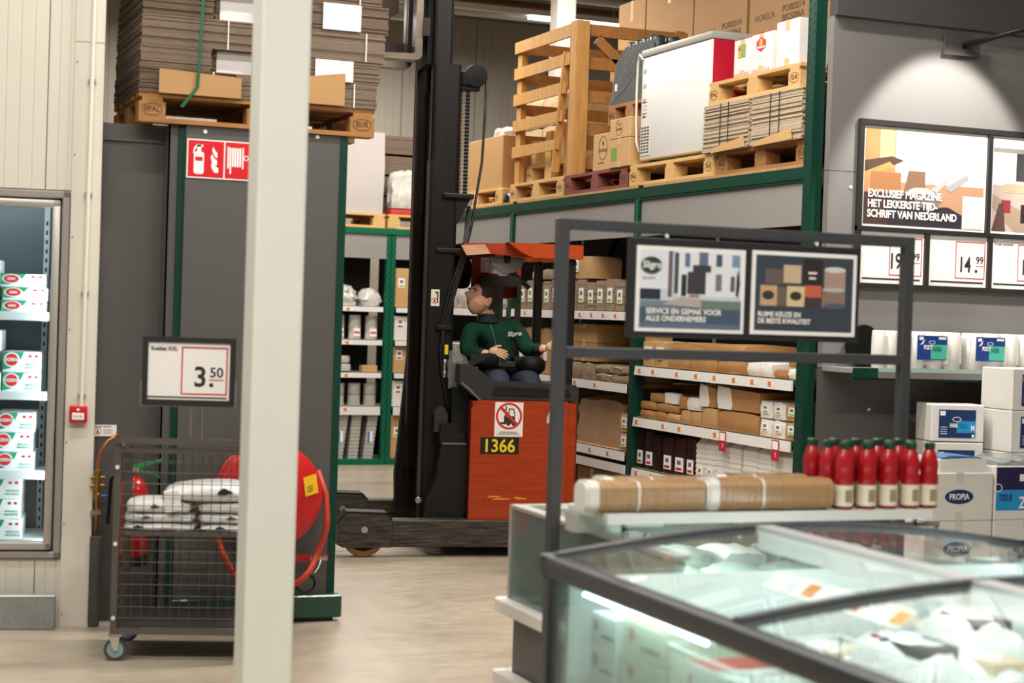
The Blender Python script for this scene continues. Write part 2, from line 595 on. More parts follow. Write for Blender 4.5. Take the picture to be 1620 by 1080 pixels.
fm = Matrix.Translation((1.186, 8.36, 0)) @ Matrix.Rotation(R(-10), 4, 'Z')
rows = [(SHZ[0], [(-.465, 3, .066, .215), (-.70, 4, .066, .215)], 'top'), (SHZ[1], [(-.448, 2, .102, .182), (-.645, 3, .102, .182)], 'second'),
        (SHZ[2], [(-.475, 3, .098, .182), (-.675, 2, .098, .182)], 'third'), (SHZ[3], [(-.53, 3, .101, .185), (-.73, 3, .101, .185)], 'bottom')]
for z, cols, nm in rows:
    for ci, (u0, n, hh, ww) in enumerate(cols):
        for k in range(n):
            o = snack_box(ww, hh - .001, .3, nb, 'white frozen snack box, %s from bottom, %s stack, %s shelf of the freezer' % (ORD[k], ('right', 'left')[ci], nm))
            o.matrix_world = fm @ Matrix.Translation((u0 + .006 * math.sin(nb * 2.3), .13 + .008 * math.cos(nb), z + .0005 + k * hh))
            nb += 1

# conduit, call point, floor block
o = G().tube([(-.063, -.03, 1.075), (-.045, -.03, CEIL)], .0105, 12).obj('conduit_pipe', mat('cream_conduit', '#e4dfd2', .4), None, (1.186, 8.36, 0), R(-10), smooth='auto')
tag(o, 'thin cream conduit pipe running up the wall to the ceiling', 'pipe')
for z in (1.12, 1.62, 2.1, 2.65):
    G().box(-.08 + (z - 1) * .004, -.045 + (z - 1) * .004, -.03, -.012, z, z + .018).obj('clip', mat('clip_grey', '#8f8b82', .5), o)
t = thing('fire_call_point', 'small red manual fire alarm box on the white wall', 'alarm', (1.186, 8.36, 0), R(-10))
G().rbox(-.117, -.033, -.055, -.012, .997, 1.079, .006, 2).obj('housing', mat('alarm_red', '#c4141c', .35), t, smooth='auto')
G().rbox(-.104, -.047, -.058, -.054, 1.012, 1.046, .002).obj('push_plate', paper, t)
for k in (-1, 0, 1):
    G().flat([(-.0755 + k * .014 - .004, 1.029), (-.0755 + k * .014, 1.024), (-.0755 + k * .014 + .004, 1.029), (-.0755 + k * .014, 1.034)], -.0585).obj('arrow_mark', ink, t)
G().flat(circ(-.0755, 1.062, .007, 10), -.0556).obj('flame_mark', paper, t)
t = thing('concrete_block', 'low grey concrete kerb block on the floor under the freezer', 'block', (1.014, 8.28, 0), R(-10))
G().rbox(-1.3, 0, 0, .078, 0, .162, .006).obj('block_body', mat('raw_concrete', '#8b8f8c', .8, vary=.18, vscale=7, bump=.3), t)
G().quad((-1.3, -.002, .161), (-.002, -.002, .161), (-.004, .018, .1655), (-1.3, .018, .1655)).obj('worn_edge', mat('worn_white', '#d8d5cb', .7), t)

# ================================================================ left rack with its grey end cladding
LR = thing('pallet_rack', 'dark grey clad end of the left pallet rack with green posts', 'rack')
g = G()
g.box(1.175, 1.505, 8.47, 8.49, 0.0, 2.475)
g.obj('end_panel', dgrey, LR)
G().box(1.175, 1.505, 8.455, 8.468, 2.39, 2.475).obj('top_strip', dgrey, LR)
g = G()
g.box(1.505, 1.55, 8.33, 8.345, .0, 2.475).box(1.505, 1.512, 8.33, 8.47, .0, 2.475).box(1.52, 1.528, 8.325, 8.33, 0, 2.475)
g.obj('edge_channel', mat('anthracite_channel', '#5c5a58', .45), LR)
G().box(1.55, 1.583, 8.31, 8.40, .02, 2.46).obj('upright', green, LR)
G().box(1.583, 2.372, 8.30, 8.32, .02, 2.475).obj('end_panel', dgrey, LR)
G().box(2.372, 2.41, 8.295, 8.39, .02, 2.475).obj('upright', green, LR)
G().box(1.70, 1.705, 8.297, 8.30, .02, 1.2).obj('panel_joint', mat('joint_grey', '#77736f', .5), LR)
G().rbox(1.56, 2.43, 8.215, 8.30, .02, .135, .006).obj('foot_guard', mat('foot_guard_green', '#15402f', .35, coat=.2), LR)
G().box(1.60, 2.39, 8.235, 8.30, 0, .02).obj('foot_plate', blk, LR)
G().box(2.412, 2.44, 8.55, 8.60, 2.15, 2.39).obj('upright_protector', mat('dull_green', '#2d3a34', .5), LR)
G().box(1.51, 2.41, 8.35, 11.5, 2.40, 2.4755).obj('deck', mat('deck_board', '#5f4c36', .8), LR)
for y in (8.45, 11.4):
    for x in (1.6, 2.36):
        G().box(x, x + .04, y + .06, y + .1, 0, 2.40).obj('rear_post', green, LR)
for xx, zz in ((1.677, 2.448), (2.25, 2.462), (2.16, 1.2), (2.2, .62)):
    G().lathe([(.009, -.005), (.011, 0)], 10, (xx, 8.30, zz), 'y').obj('screw_cap', white_m, LR)

# ---- pallets
woods = [mat('pallet_wood_pale', '#c9a066', .75, vary=.16, vscale=3, stretch=(1, 9, 9), bump=.15, bscale=30),
         mat('pallet_wood_brown', '#9a6b3a', .8, vary=.25, vscale=3, stretch=(1, 9, 9), bump=.15, bscale=30),
         mat('pallet_wood_red', '#7a3f33', .8, vary=.2, vscale=3, stretch=(1, 9, 9), bump=.15, bscale=30),
         mat('pallet_wood_yellow', '#cda668', .75, vary=.14, vscale=3, stretch=(1, 9, 9), bump=.15, bscale=30)]
_pm = {}
def pallet(label, loc, rz, wi=0, w=1.2, d=.8, stamp=True, group='wooden pallets'):
    m = woods[wi]
    t = thing('wooden_pallet', label, 'pallet', loc, rz, group)
    key = (wi, w, d)
    if key not in _pm:
        _pm[key] = dict(top=G().box(0, w, 0, .11, 0, .022).mesh('top_board', m), st=G().box(0, .1, 0, d, 0, .022).mesh('stringer', m),
                        bl=G().box(0, .13, 0, .1, 0, .078).mesh('block', m), bo=G().box(0, w, 0, .1, 0, .022).mesh('bottom_board', m))
    q = _pm[key]
    for i in range(3):
        yy = (0, (d - .1) / 2, d - .1)[i]
        link('bottom_board', q['bo'], t, (0, yy, 0))
        for j in range(3):
            link('block', q['bl'], t, ((0, (w - .13) / 2, w - .13)[j], yy, .022))
    for j in range(3):
        link('stringer', q['st'], t, ((0.015, (w - .1) / 2, w - .115)[j], 0, .1))
    for i in range(5):
        link('top_board', q['top'], t, (0, i * (d - .11) / 4, .122))
    if stamp:
        mk = mat('burnt_stamp', '#4a2f18', .8)
        for xx, s in ((.065, 'EPAL'), (w - .065, 'EUR')):
            text(s, .036, mk, t, (xx, -.0008, .052), align='CENTER', name='stamp')
            pts_o, pts_i = circ(xx, .062, .05, 18, .03), circ(xx, .062, .047, 18, .0272)
            G().ring(pts_o, pts_i, 'y', -.001, 0).obj('stamp', mk, t)
    return t

card = mat('grey_cardboard_edge', '#75645400'[:7], .85, vary=.22, vscale=30, stretch=(1, 1, 12), bump=.2, bscale=60)
card2 = mat('dark_cardboard_edge', '#635242', .85, vary=.25, vscale=30, stretch=(1, 1, 12), bump=.2, bscale=60)
cardl = mat('pale_cardboard_edge', '#b8a68e', .85, vary=.18, vscale=30, stretch=(1, 1, 12), bump=.2, bscale=60)
kraft = mat('kraft_cardboard', '#ad8555', .75, vary=.05, vscale=5)
kraft2 = mat('pale_kraft', '#bf9966', .75, vary=.05, vscale=5)
band_w = mat('white_band_paper', '#dcd8d6', .7, bump=.2, bscale=40)

def sheets(w, d, h, n, m, seed, jit=.004, name='cardboard_bundle', skew=0.0):
    """a bundle of flat folded boxes: n thin layers, uneven edges"""
    rnd = random.Random(seed)
    g = G()
    t = h / n
    for i in range(n):
        a, b = rnd.uniform(-jit, jit) + skew * i / n, rnd.uniform(-jit, jit)
        g.box(a, w + a, b, d + b, i * t, i * t + t * .86)
    return g.obj(name, m)

LP = pallet('brown wooden pallet stamped EPAL on top of the dark grey rack end', (1.345, 8.285, 2.4765), 0, 1)
z = 2.6215
def lbl(r, c):
    return 'flat cardboard bundle, %s from left in the %s row above the EPAL pallet' % (ORD[c], ORD[r])
hs = [.125, .112, .148, .14, .15, .13]
for r in range(6):
    splits = ([0, .48, .68, 1.22], [0, .36, .58, .72, 1.23], [-.0, .56, .78, 1.25], [.0, .36, .60, .74, 1.26])[r % 4]
    for c in range(len(splits) - 1):
        x0, x1 = splits[c], splits[c + 1]
        back = .05 if (r % 2 == 1 and c == len(splits) // 2 - 1) else 0
        o = sheets(x1 - x0 - .012, .78, hs[r] - .002, 16, card if (r + c) % 3 else card2, 50 + r * 7 + c, .004)
        o.location = (1.335 + x0 + .006 + r * .004, 8.28 + back, z)
        tag(o, lbl(r, c), 'cardboard', 'cardboard bundles on the left rack')
        if r % 2 == 1 and c in (1, len(splits) - 3 + 1):
            wv = min(.2, (x1 - x0) * .8)
            G().box((x1 - x0) / 2 - wv / 2, (x1 - x0) / 2 + wv / 2, -.0075, -.004, .002, hs[r] - .004).obj('white_band', band_w, o)
        if r % 2 == 0:
            G().box((x1 - x0) * .75, (x1 - x0) * .75 + .006, -.008, -.0045, 0, hs[r] - .004).obj('tie_string', mat('white_string', '#e4e0da', .6), o)
    z += hs[r]
tag(G().prism([(1.436, 2.62), (1.843, 2.62), (1.843, 2.722), (1.436, 2.738)], 'y', 8.262, 8.268).obj('cardboard_sheet', kraft), 'tan cardboard sheet leaning on the lowest bundles above the EPAL pallet', 'cardboard')
tag(G().prism([(1.98, 2.625), (2.376, 2.625), (2.376, 2.79), (1.98, 2.73)], 'y', 8.262, 8.268).obj('cardboard_sheet', kraft), 'tan cardboard sheet slotted before the bundles right of the white column', 'cardboard')
tag(G().prism([(1.615, 2.66), (1.63, 2.66), (1.66, 3.45), (1.645, 3.45)], 'y', 8.254, 8.258).prism([(1.54, 2.56), (1.555, 2.553), (1.63, 2.66), (1.615, 2.66)], 'y', 8.254, 8.258).obj('plastic_strap', mat('green_strap', '#0d5a3c', .35)), 'green plastic strap hanging down the cardboard stack', 'strap')

# ---- safety sign with two pictograms
t = thing('fire_safety_sign', 'red sign with extinguisher and hose reel pictograms on the dark panel', 'sign', (1.588, 8.296, 2.217))
sred = mat('safety_red', '#cf1020', .4)
G().box(0, .375, 0, .003, 0, .192).obj('sign_plate', paper, t)
for x0 in (.006, .191):
    G().rect(x0, x0 + .178, .006, .186, -.0006).obj('red_field', sred, t)
def flame(x, z, s):
    g = G()
    for k, (dx, dz) in enumerate(((0, 0), (-.002, .034), (.004, .068))):
        w_, h_ = .03 - .005 * k, .05
        pts = [(w_, 0), (w_, .022), (w_ * .55, .03), (0, h_), (-.004, .03), (.004, .012), (.014, 0)]
        c = [(x + (dx + p[0]) * s, z + (dz + p[1]) * s) for p in pts]
        for i in range(1, len(c) - 1):
            g.flat([c[0], c[i], c[i + 1]], -.0012)
    return g
flame(.125, .03, 1.1).obj('flame_mark', paper, t)
flame(.318, .03, 1.1).obj('flame_mark', paper, t)
G().flat(rrect(.035, .085, .02, .13, .012), -.0012).flat([(.05, .13), (.07, .13), (.07, .165), (.05, .165)], -.0012).flat([(.03, .12), (.036, .12), (.042, .145), (.058, .155), (.08, .155), (.08, .165), (.05, .168), (.034, .15)], -.0012).obj('extinguisher_mark', paper, t)
G().rect(.042, .078, .085, .105, -.0018).obj('label_mark', sred, t)
g = G()
for k in range(5):
    g.flat(rrect(.212 + k * .0125, .2215 + k * .0125, .065, .16, .003, 2), -.0012)
g.flat(rrect(.202, .209, .055, .165, .003, 2), -.0012).flat(rrect(.277, .284, .055, .165, .003, 2), -.0012).rect(.214, .222, .03, .066, -.0012)
g.obj('reel_mark', paper, t)
G().ring(circ(.297, .112, .013), circ(.297, .112, .009), 'y', -.0014, -.0008).obj('reel_mark', paper, t)

# ---- hose reel on the panel
t = thing('fire_hose_reel', 'round red fire hose reel half hidden behind the white column', 'hose reel', (2.02, 8.13, .655))
reel = mat('reel_red', '#c41a1c', .4, vary=.05)
prof = [(.03, -.05), (.06, -.055), (.20, -.03), (.245, -.02), (.262, -.008), (.262, .0), (.235, .01), (.10, .012), (.10, .09), (.25, .095), (.262, .105), (.25, .112), (.03, .112)]
G().lathe(prof, 48, (0, 0, 0), 'y').obj('disc', reel, t, smooth='auto')
G().lathe([(.03, -.07), (.035, -.055), (.035, .16)], 20, (0, 0, 0), 'y').obj('hub', black, t, smooth='auto')
hp = []
for i in range(25):
    a = PI + PI * i / 24
    hp.append((.015 + .275 * math.cos(a), .0 + .02 * math.sin(i), -.12 + .36 * math.sin(a)))
hp = [(-.2, .05, .02)] + hp + [(.29, .02, .0), (.25, .05, .12)]
G().tube(hp, .016, 10).obj('hose', mat('hose_orange_red', '#b53a22', .5), t, smooth=True)
G().flat([(.165, .0), (.23, .02), (.215, .115), (.15, .095)], -.055).obj('yellow_sticker', mat('sticker_yellow', '#f0c316', .5), t)
for k in range(3):
    G().flat([(.172, .02 + k * .012), (.2, .03 + k * .012), (.2, .034 + k * .012), (.172, .024 + k * .012)], -.0562).obj('sticker_print', ink, t)
G().box(.1, .33, .085, .11, -.345, -.315).obj('bracket', mat('bracket_red', '#b5161c', .4), t)
G().box(.235, .325, .08, .085, -.341, -.322).obj('bracket_plate', steel, t)
G().tube([(.29, .075, -.335), (.275, .06, -.37), (.25, .05, -.40)], .004, 6).obj('chain', steel, t)
G().tube([(.205 + .05 * math.cos(2 * PI * i / 16), .05, -.45 + .045 * math.sin(2 * PI * i / 16)) for i in range(17)], .006, 6).obj('nozzle_ring', black, t)

# ---- extinguisher
t = thing('fire_extinguisher', 'red fire extinguisher with green lever behind the mesh trolley', 'extinguisher', (1.362, 8.2, .315))
G().lathe([(.062, 0), (.07, .008), (.07, .05)], 24).obj('base_cup', black, t, smooth='auto')
G().lathe([(.066, .05), (.07, .056), (.07, .36), (.062, .395), (.04, .42), (.018, .43), (.018, .445)], 24).obj('cylinder', mat('extinguisher_red', '#c3121b', .25, coat=.5), t, smooth='auto')
G().rbox(-.02, .022, -.018, .018, .445, .48, .005).obj('valve', chrome, t)
gl = mat('lever_green', '#1f8a45', .4)
G().prism([(-.015, .475), (.0, .49), (.13, .518), (.128, .507), (.01, .47)], 'y', -.01, .01).obj('lever', gl, t)
G().prism([(.02, .468), (.1, .45), (.125, .43), (.12, .424), (.09, .44), (.02, .458)], 'y', -.01, .01).obj('lever', gl, t)
G().tube([(-.02, 0, .46), (-.07, .0, .455), (-.11, .01, .42), (-.12, .02, .2)], .009, 8).obj('hose', black, t, smooth=True)
G().lathe([(.0705, .22), (.0705, .345)], 24).obj('label_band', mat('ext_label', '#b91a20', .5), t, smooth='auto')
text('ajax', .05, paper, t, (0.0, -.0725, .25), align='CENTER', bold=.001)
for zz in (.235, .31):
    G().box(-.045, .045, -.0722, -.069, zz, zz + .004).obj('label_line', paper, t)

# ---- copper water pipe
t = thing('copper_pipe', 'copper water pipe with brass valve rising from a grey sleeve', 'pipe', (1.205, 8.33, 0))
G().tube([(0, 0, .43), (0, 0, .80), (.01, 0, .855), (.045, 0, .91), (.1, .02, .94)], .0085, 10).obj('tube', mat('copper', '#b9683f', .35, metal=.7), t, smooth=True)
brass = mat('brass', '#9c7a3a', .35, metal=.8)
g = G()
g.lathe([(.014, .66), (.016, .665), (.016, .75), (.018, .752), (.018, .765), (.01, .77)], 12)
for zz in (.69, .73):
    g.lathe([(.009, -.034), (.009, .034)], 10, (0, 0, zz), 'x')
g.lathe([(.015, .62), (.017, .63), (.017, .65), (.012, .655)], 12)
g.obj('valve', brass, t, smooth='auto')
G().rbox(.016, .05, -.01, .005, .632, .646, .003).obj('valve_handle', mat('blue_handle', '#2b5aa0', .4), t)
G().lathe([(.026, .0), (.028, .02), (.028, .44), (.012, .442)], 16).obj('insulation_sleeve', mat('foam_sleeve', '#4c4846', .9, vary=.1), t, smooth='auto')
G().box(-.03, .02, -.012, .06, .548, .566).obj('pipe_clip', steel, t)

# ---- small notice
t = thing('water_notice', 'small white no-drinking notice beside the white wall corner', 'sign', (1.195, 8.464, .922))
G().box(0, .115, -.004, 0, 0, .056).obj('notice_plate', paper, t)
G().ring(circ(.023, .024, .0175, 20), circ(.023, .024, .0145, 20), 'y', -.0048, -.004).obj('prohibition_ring', redink, t)
G().flat([(.012, .034), (.0135, .036), (.034, .0145), (.0325, .0125)], -.0047).obj('prohibition_bar', redink, t)
G().flat([(.018, .012), (.026, .012), (.028, .028), (.02, .032)], -.0044).obj('figure_mark', ink, t)
text('legionella - preventie', .0095, ink, t, (.008, -.0045, .0455), bold=.0002)
for k in range(4):
    G().rect(.05, .1 - .008 * (k % 2), .012 + k * .007, .0135 + k * .007, -.0045).obj('print_line', ink, t)

# ================================================================ mesh trolley with folded cool bags and price sign
TR = thing('mesh_trolley', 'grey wire mesh trolley on castors half behind the white column', 'trolley', (1.188, 7.524, 0), R(-16))
tg = mat('trolley_grey_brown', '#55504a', .45, vary=.05)
TW, TD = .69, .44
def post(x, y):
    G().box(x - .014, x + .014, y - .014, y + .014, .11, .965).obj('corner_post', tg, TR)
for x in (-.012, TW):
    for y in (0, TD):
        post(x, y)
for y in (0, TD):
    G().box(.002, TW - .014, y - .011, y + .011, .925, .95).obj('upper_rail', tg, TR)
    G().box(.002, TW - .014, y - .013, y + .013, .118, .143).obj('lower_rail', tg, TR)
for x in (-.012, TW):
    G().box(x - .011, x + .011, .014, TD - .014, .925, .95).obj('upper_rail', tg, TR)
    G().box(x - .011, x + .011, .014, TD - .014, .118, .143).obj('lower_rail', tg, TR)
G().box(-.02, TW, -.035, -.012, .968, .994).obj('push_handle', tg, TR)
for x in (-.028, TW - .01):
    G().prism([(-.037, .994), (-.01, .994), (.016, .93), (-.01, .93)], 'x', x, x + .026).obj('handle_bracket', tg, TR)
wirem = mat('zinc_wire', '#4b4741', .45, metal=.25)
def wires(n, ax, fixed, a, b, zs):
    g = G()
    for i in range(n):
        p = a + (b - a) * (i + .5) / n
        P0, P1 = ((p, fixed, .143), (p, fixed, .925)) if ax == 'x' else ((fixed, p, .143), (fixed, p, .925))
        g.tube([P0, P1], .0018, 5, False)
    for z_ in zs:
        P0, P1 = ((a, fixed - .003, z_), (b, fixed - .003, z_)) if ax == 'x' else ((fixed - .003, a, z_), (fixed - .003, b, z_))
        g.tube([P0, P1], .0018, 5, False)
    return g
zs = [.19 + i * .05 for i in range(15)]
wires(16, 'x', 0, .0, TW - .014, zs).obj('wire_panel', wirem, TR)
wires(16, 'x', TD, .0, TW - .014, zs).obj('wire_panel', wirem, TR)
wires(8, 'y', -.012, .014, TD - .014, zs).obj('wire_panel', wirem, TR)
wires(8, 'y', TW, .014, TD - .014, zs).obj('wire_panel', wirem, TR)
G().box(-.002, TW - .014, .012, TD - .012, .555, .572).obj('shelf', tg, TR)
G().box(-.0, TW - .014, .012, TD - .012, .145, .155).obj('bottom_board', mat('board_dark', '#3c3936', .7), TR)
for z_ in (.19, .52, .86):
    G().lathe([(.008, -.022), (.0095, -.019), (.0095, -.014)], 12, (-.012, 0, z_), 'y').obj('bolt_cap', white_m, TR)
for x in (0.0, TW - .02):
    for y in (.0, TD):
        cst = link('castor', None, TR, (x, y, 0))
        G().lathe([(.05, -.013), (.05, .013)], 24, (0, 0, .05), 'y').obj('tyre', mat('castor_rubber', '#3f4346', .6), cst, smooth='auto')
        G().lathe([(.036, -.0145), (.036, .0145)], 24, (0, 0, .05), 'y').lathe([(.01, -.02), (.01, .02)], 12, (0, 0, .05), 'y').obj('wheel_disc', mat('castor_blue_grey', '#8aa0a8', .5), cst, smooth='auto')
        G().prism([(-.03, .115), (.02, .115), (.012, .045), (-.006, .045)], 'y', -.022, -.018).prism([(-.03, .115), (.02, .115), (.012, .045), (-.006, .045)], 'y', .018, .022).box(-.03, .025, -.022, .022, .108, .118).obj('fork', chrome, cst)
# bags
bagw = mat('cool_bag_white', '#e3e3e1', .35, bump=.25, bscale=14, coat=.2)
bagk = mat('cool_bag_print', '#2a2a2b', .5)
bagx = [(.0, .03, .325, .36, .036, 0, 0), (.335, .03, .325, .36, .036, 0, 0), (.0, .035, .32, .35, .038, 0, .0415), (.33, .035, .33, .35, .042, 0, .0415), (.005, .04, .3, .33, .05, 0, .0845), (.325, .035, .34, .34, .042, 0, .0885), (.17, .04, .48, .33, .085, 0, .136)]
BL = ('lowest folded white cool bag at the left of the trolley shelf', 'lowest folded white cool bag at the right of the trolley shelf', 'second folded white cool bag at the left of the trolley shelf',
      'second folded white cool bag at the right of the trolley shelf', 'third folded white cool bag at the left beside the extinguisher', 'folded cool bag under the big puffy one on the trolley', 'big puffy white cool bag topmost on the trolley shelf')
for k, (x, y, ww, dd, hh, a, zz) in enumerate(bagx):
    o = pillow(ww, dd, hh, 10, .3 if k < 6 else .55, .0035, 70 + k).obj('cool_bag', bagw, None, smooth=True)
    tag(o, BL[k], 'bag', 'folded cool bags')
    o.matrix_world = Matrix.Translation((1.188, 7.524, 0)) @ Matrix.Rotation(R(-16), 4, 'Z') @ Matrix.Translation((x + .008, y, .5725 + zz))
    for q in range(1 + k % 2):
        cx = ww * (.15 + .07 * k + .38 * q + .08 * math.sin(k * 3 + q))
        G().prism([(cx, hh * .4), (cx + ww * .07, hh * .36), (cx + ww * .15, hh * .52), (cx + ww * .06, hh * .72), (cx + ww * .02, hh * .6)], 'y', -.004, .03).obj('dark_print', bagk, o)
tg2 = pillow(.07, .02, .1, 4, .1, .002, 5).obj('paper_tag', paper, None, smooth=False)
tag(tg2, 'white paper tag standing on the bags before the extinguisher', 'tag')
tg2.matrix_world = Matrix.Translation((1.188, 7.524, 0)) @ Matrix.Rotation(R(-16), 4, 'Z') @ Matrix.Translation((.2, .015, .66)) @ Matrix.Rotation(R(-8), 4, 'Y')
# price sign
t = thing('price_sign', 'framed white price card reading Koeltas XXL 3.50 above the trolley', 'sign', (1.188, 7.524, 0), R(-16))
frm = mat('sign_frame_black', '#262524', .45)
x0, x1, z0, z1 = .082, .490, 1.142, 1.444
g = G()
fwid = .024
g.ring([(x0, z0), (x1, z0), (x1, z1), (x0, z1)], [(x0 + fwid, z0 + fwid), (x1 - fwid, z0 + fwid), (x1 - fwid, z1 - fwid), (x0 + fwid, z1 - fwid)], 'y', -.006, .014)
g.obj('frame', frm, t)
G().box(x0 + .015, x1 - .015, .002, .012, z0 + .015, z1 - .015).obj('card', paper, t)
for s in (x0 - .006, x1 - .004):
    G().box(s, s + .01, -.004, .02, z0 - .006, z0 + .11).obj('side_clip', steel, t)
G().box(x0 - .006, x1 + .006, .0, .022, z0 - .008, z0).obj('bottom_clip', mat('clip_dark', '#6b6863', .4), t)
text('Koeltas XXL', .0245, ink, t, (x0 + .036, .001, z1 - .06), bold=.0006, sx=.9)
G().ring([(.252, 1.19), (.455, 1.19), (.455, 1.402), (.252, 1.402)], [(.258, 1.196), (.449, 1.196), (.449, 1.396), (.258, 1.396)], 'y', .0008, .002).obj('red_box', redink, t)
text('3', .125, ink, t, (.305, .001, 1.228), bold=.002)
text('.', .125, ink, t, (.372, .001, 1.228), bold=.002)
text('50', .062, ink, t, (.376, .001, 1.27), bold=.0008)
G().rect(.376, .44, 1.254, 1.259, .0012).obj('red_underline', redink, t)
G().rect(.1, .455, 1.173, 1.18, .0012).obj('black_rule', ink, t)
G().tube([(.298, .02, .97), (.298, .02, 1.16)], .005, 8).obj('pole', steel, t)
# ================================================================ REACH TRUCK  (local x = towards its rear, y = away from us)
TK = thing('reach_truck', 'orange and black reach truck number 1366 working in the aisle', 'forklift', (3.176, 10.281, 0), R(-9))
def tk_orange():
    m = mat('truck_orange', '#9c3612', .5, vary=.2, vscale=4, stretch=(1, 1, 14), spec=.25)
    return m
tor = tk_orange()
tor2 = mat('truck_orange_bright', '#b5420f', .45, spec=.3, vary=.15, vscale=9, stretch=(1, 4, 4))
tbl = mat('truck_black', '#161413', .55, spec=.25, vary=.3, vscale=6, stretch=(1, 1, 8))
tworn = mat('truck_worn_steel', '#14110f', .55, spec=.3, hex2='#5b534b', vscale=5, stretch=(1.2, 1, 16), metal=.2)
tcon = mat('truck_grey_plastic', '#2c2a29', .5, spec=.35, vary=.06, vscale=8)
mst = mat('mast_steel', '#191513', .42, spec=.3, vary=.3, vscale=3, stretch=(3, 3, .6), metal=.3)
mst2 = mat('mast_brown_steel', '#281a16', .42, spec=.3, vary=.3, vscale=3, stretch=(3, 3, .6), metal=.2)
dark = mat('deep_black', '#080707', .6, spec=.25)

for y0, nm in ((0.0, 'near'), (1.12, 'far')):
    leg = G().rbox(.176, 1.42, y0 + .012, y0 + .14, .066, .243, .008).obj('support_leg', tworn, TK)
    G().prism([(-.176, .085), (-.176, .225), (-.118, .297), (.14, .289), (.178, .25), (.178, .066), (-.14, .066)], 'y', y0 - .004, y0 + .15).obj('wheel_housing', tworn, leg)
    G().prism([(-.184, .222), (-.118, .299), (.142, .291), (.18, .25), (.18, .243), (.138, .281), (-.114, .289), (-.176, .219)], 'y', y0 - .008, y0 + .154).obj('housing_cap', tbl, leg)
    w_ = G().lathe([(.09, .025), (.132, .025), (.14, .035), (.14, .115), (.132, .125), (.09, .125)], 36, (0, y0, .14), 'y').obj('load_wheel', mat('polyurethane_tan', '#9a6a2c', .5), leg, smooth='auto')
    G().lathe([(.102, .0235), (.102, .1265)], 28, (0, y0, .14), 'y').obj('wheel_core', tbl, w_, smooth='auto')
    G().lathe([(.022, -.012), (.022, -.004)], 16, (.0, y0, .18), 'y').lathe([(.012, -.014), (.012, -.012)], 12, (.0, y0, .18), 'y').obj('axle_nut', steel, leg, smooth='auto')
# body
plan = [(.68, .03), (1.33, .03)] + [(1.33 + .09 * math.sin(a), .12 - .09 * math.cos(a)) for a in (.4, .8, 1.2, PI / 2)] + [(1.42, 1.1), (.68, 1.1)]
side = [(.681, .245), (.681, .972), (.726, 1.026), (1.33, 1.026), (1.33, .245)]
G().prism(side, 'y', .028, .045).obj('side_panel', tor, TK)
G().prism([(p[0] + (.0 if p[0] > .7 else .012), p[1] + (.016 if p[1] < .05 else 0)) for p in plan], 'z', .245, 1.02).obj('body', tor, TK, smooth='auto')
G().box(.60, 1.40, .14, 1.12, .07, .245).obj('chassis', dark, TK)
G().box(1.28, 1.4, .16, .24, .0, .1).obj('drive_wheel', blk, TK)
# scuffs
for k, (x, z, ln) in enumerate(((.80, .39, .09), (.83, .375, .13), (.98, .383, .05), (1.0, .378, .07))):
    G().prism([(x, z), (x + ln, z + .003), (x + ln, z + .01), (x + ln * .3, z + .013)], 'y', .0272, .0282).obj('paint_scuff', mat('scuff_orange', '#e08a2c', .6), TK)
# signs on the side panel
pl = G().rbox(.747, 1.005, .0255, .0285, .675, .785, .002).obj('number_plate', mat('plate_black', '#0e0c09', .5, spec=.3, hex2='#2c2614', vscale=18), TK)
text('1366', .118, mat('plate_yellow', '#e2c51f', .5), pl, (.762, .0245, .69), bold=.0022, sx=.93)
st = G().box(.838, 1.028, .0262, .0284, .79, 1.016).obj('warning_sticker', mat('sticker_white', '#e9e4dc', .5), TK)
G().ring(circ(.933, .925, .088, 32), circ(.933, .925, .074, 32), 'y', .0252, .0262).obj('prohibition_ring', redink, st)
g = G()
g.flat([(.875, .870), (.912, .870), (.912, .93), (.9, .93), (.9, .885), (.875, .885)], .0258).flat(rrect(.915, .975, .875, .925, .01), .0258).flat([(.925, .925), (.93, .975), (.965, .975), (.978, .925), (.97, .925), (.96, .968), (.937, .968), (.933, .925)], .0258).flat([(.908, .875), (.916, .875), (.916, .99), (.908, .99)], .0258)
g.flat(circ(.93, .875, .014, 12), .0257).flat(circ(.965, .875, .014, 12), .0257)
g.obj('truck_pictogram', ink, st)
G().flat([(.868, .976), (.882, .99), (.998, .874), (.984, .86)], .0254).obj('prohibition_bar', redink, st)
for k in range(3):
    G().rect(.856 + .01 * k, 1.01 - .012 * k, .802 + k * .0085, .8055 + k * .0085, .0258).obj('print_line', ink, st)
lg = mat('worn_white_logo', '#d8d4cc', .6)
for k, (a0, a1, r0) in enumerate(((1.9, 3.3, .12), (3.6, 4.6, .12), (2.3, 3.6, .085))):
    pts = circ(1.31, .90, r0, 10, None, a0, a1, True) + circ(1.31, .90, r0 - .022, 10, None, a0, a1, True)[::-1]
    G().flat(pts, .0272).obj('worn_logo', lg, TK)
# black gap, hood and console
G().box(.575, .69, .16, 1.06, .245, 1.1).obj('battery_bay', dark, TK)
hood = [(.60, 1.255), (.665, 1.262), (.74, 1.215), (.80, 1.165), (.86, 1.15), (1.385, 1.135), (1.405, 1.10), (1.405, 1.03), (.735, 1.03), (.66, 1.10), (.60, 1.14)]
G().prism(hood, 'y', .04, .62).obj('hood', tcon, TK)
G().prism([(.815, 1.075), (.85, 1.115), (1.33, 1.105), (1.35, 1.07), (1.34, 1.06), (.83, 1.06)], 'y', .03, .042).obj('hood_inset', tbl, TK)
G().prism([(.61, 1.13), (.66, 1.09), (.735, 1.022), (.742, 1.03), (.668, 1.10), (.61, 1.145)], 'y', .03, .5).obj('hood_trim', mat('trim_grey', '#787470', .4, metal=.4), TK)
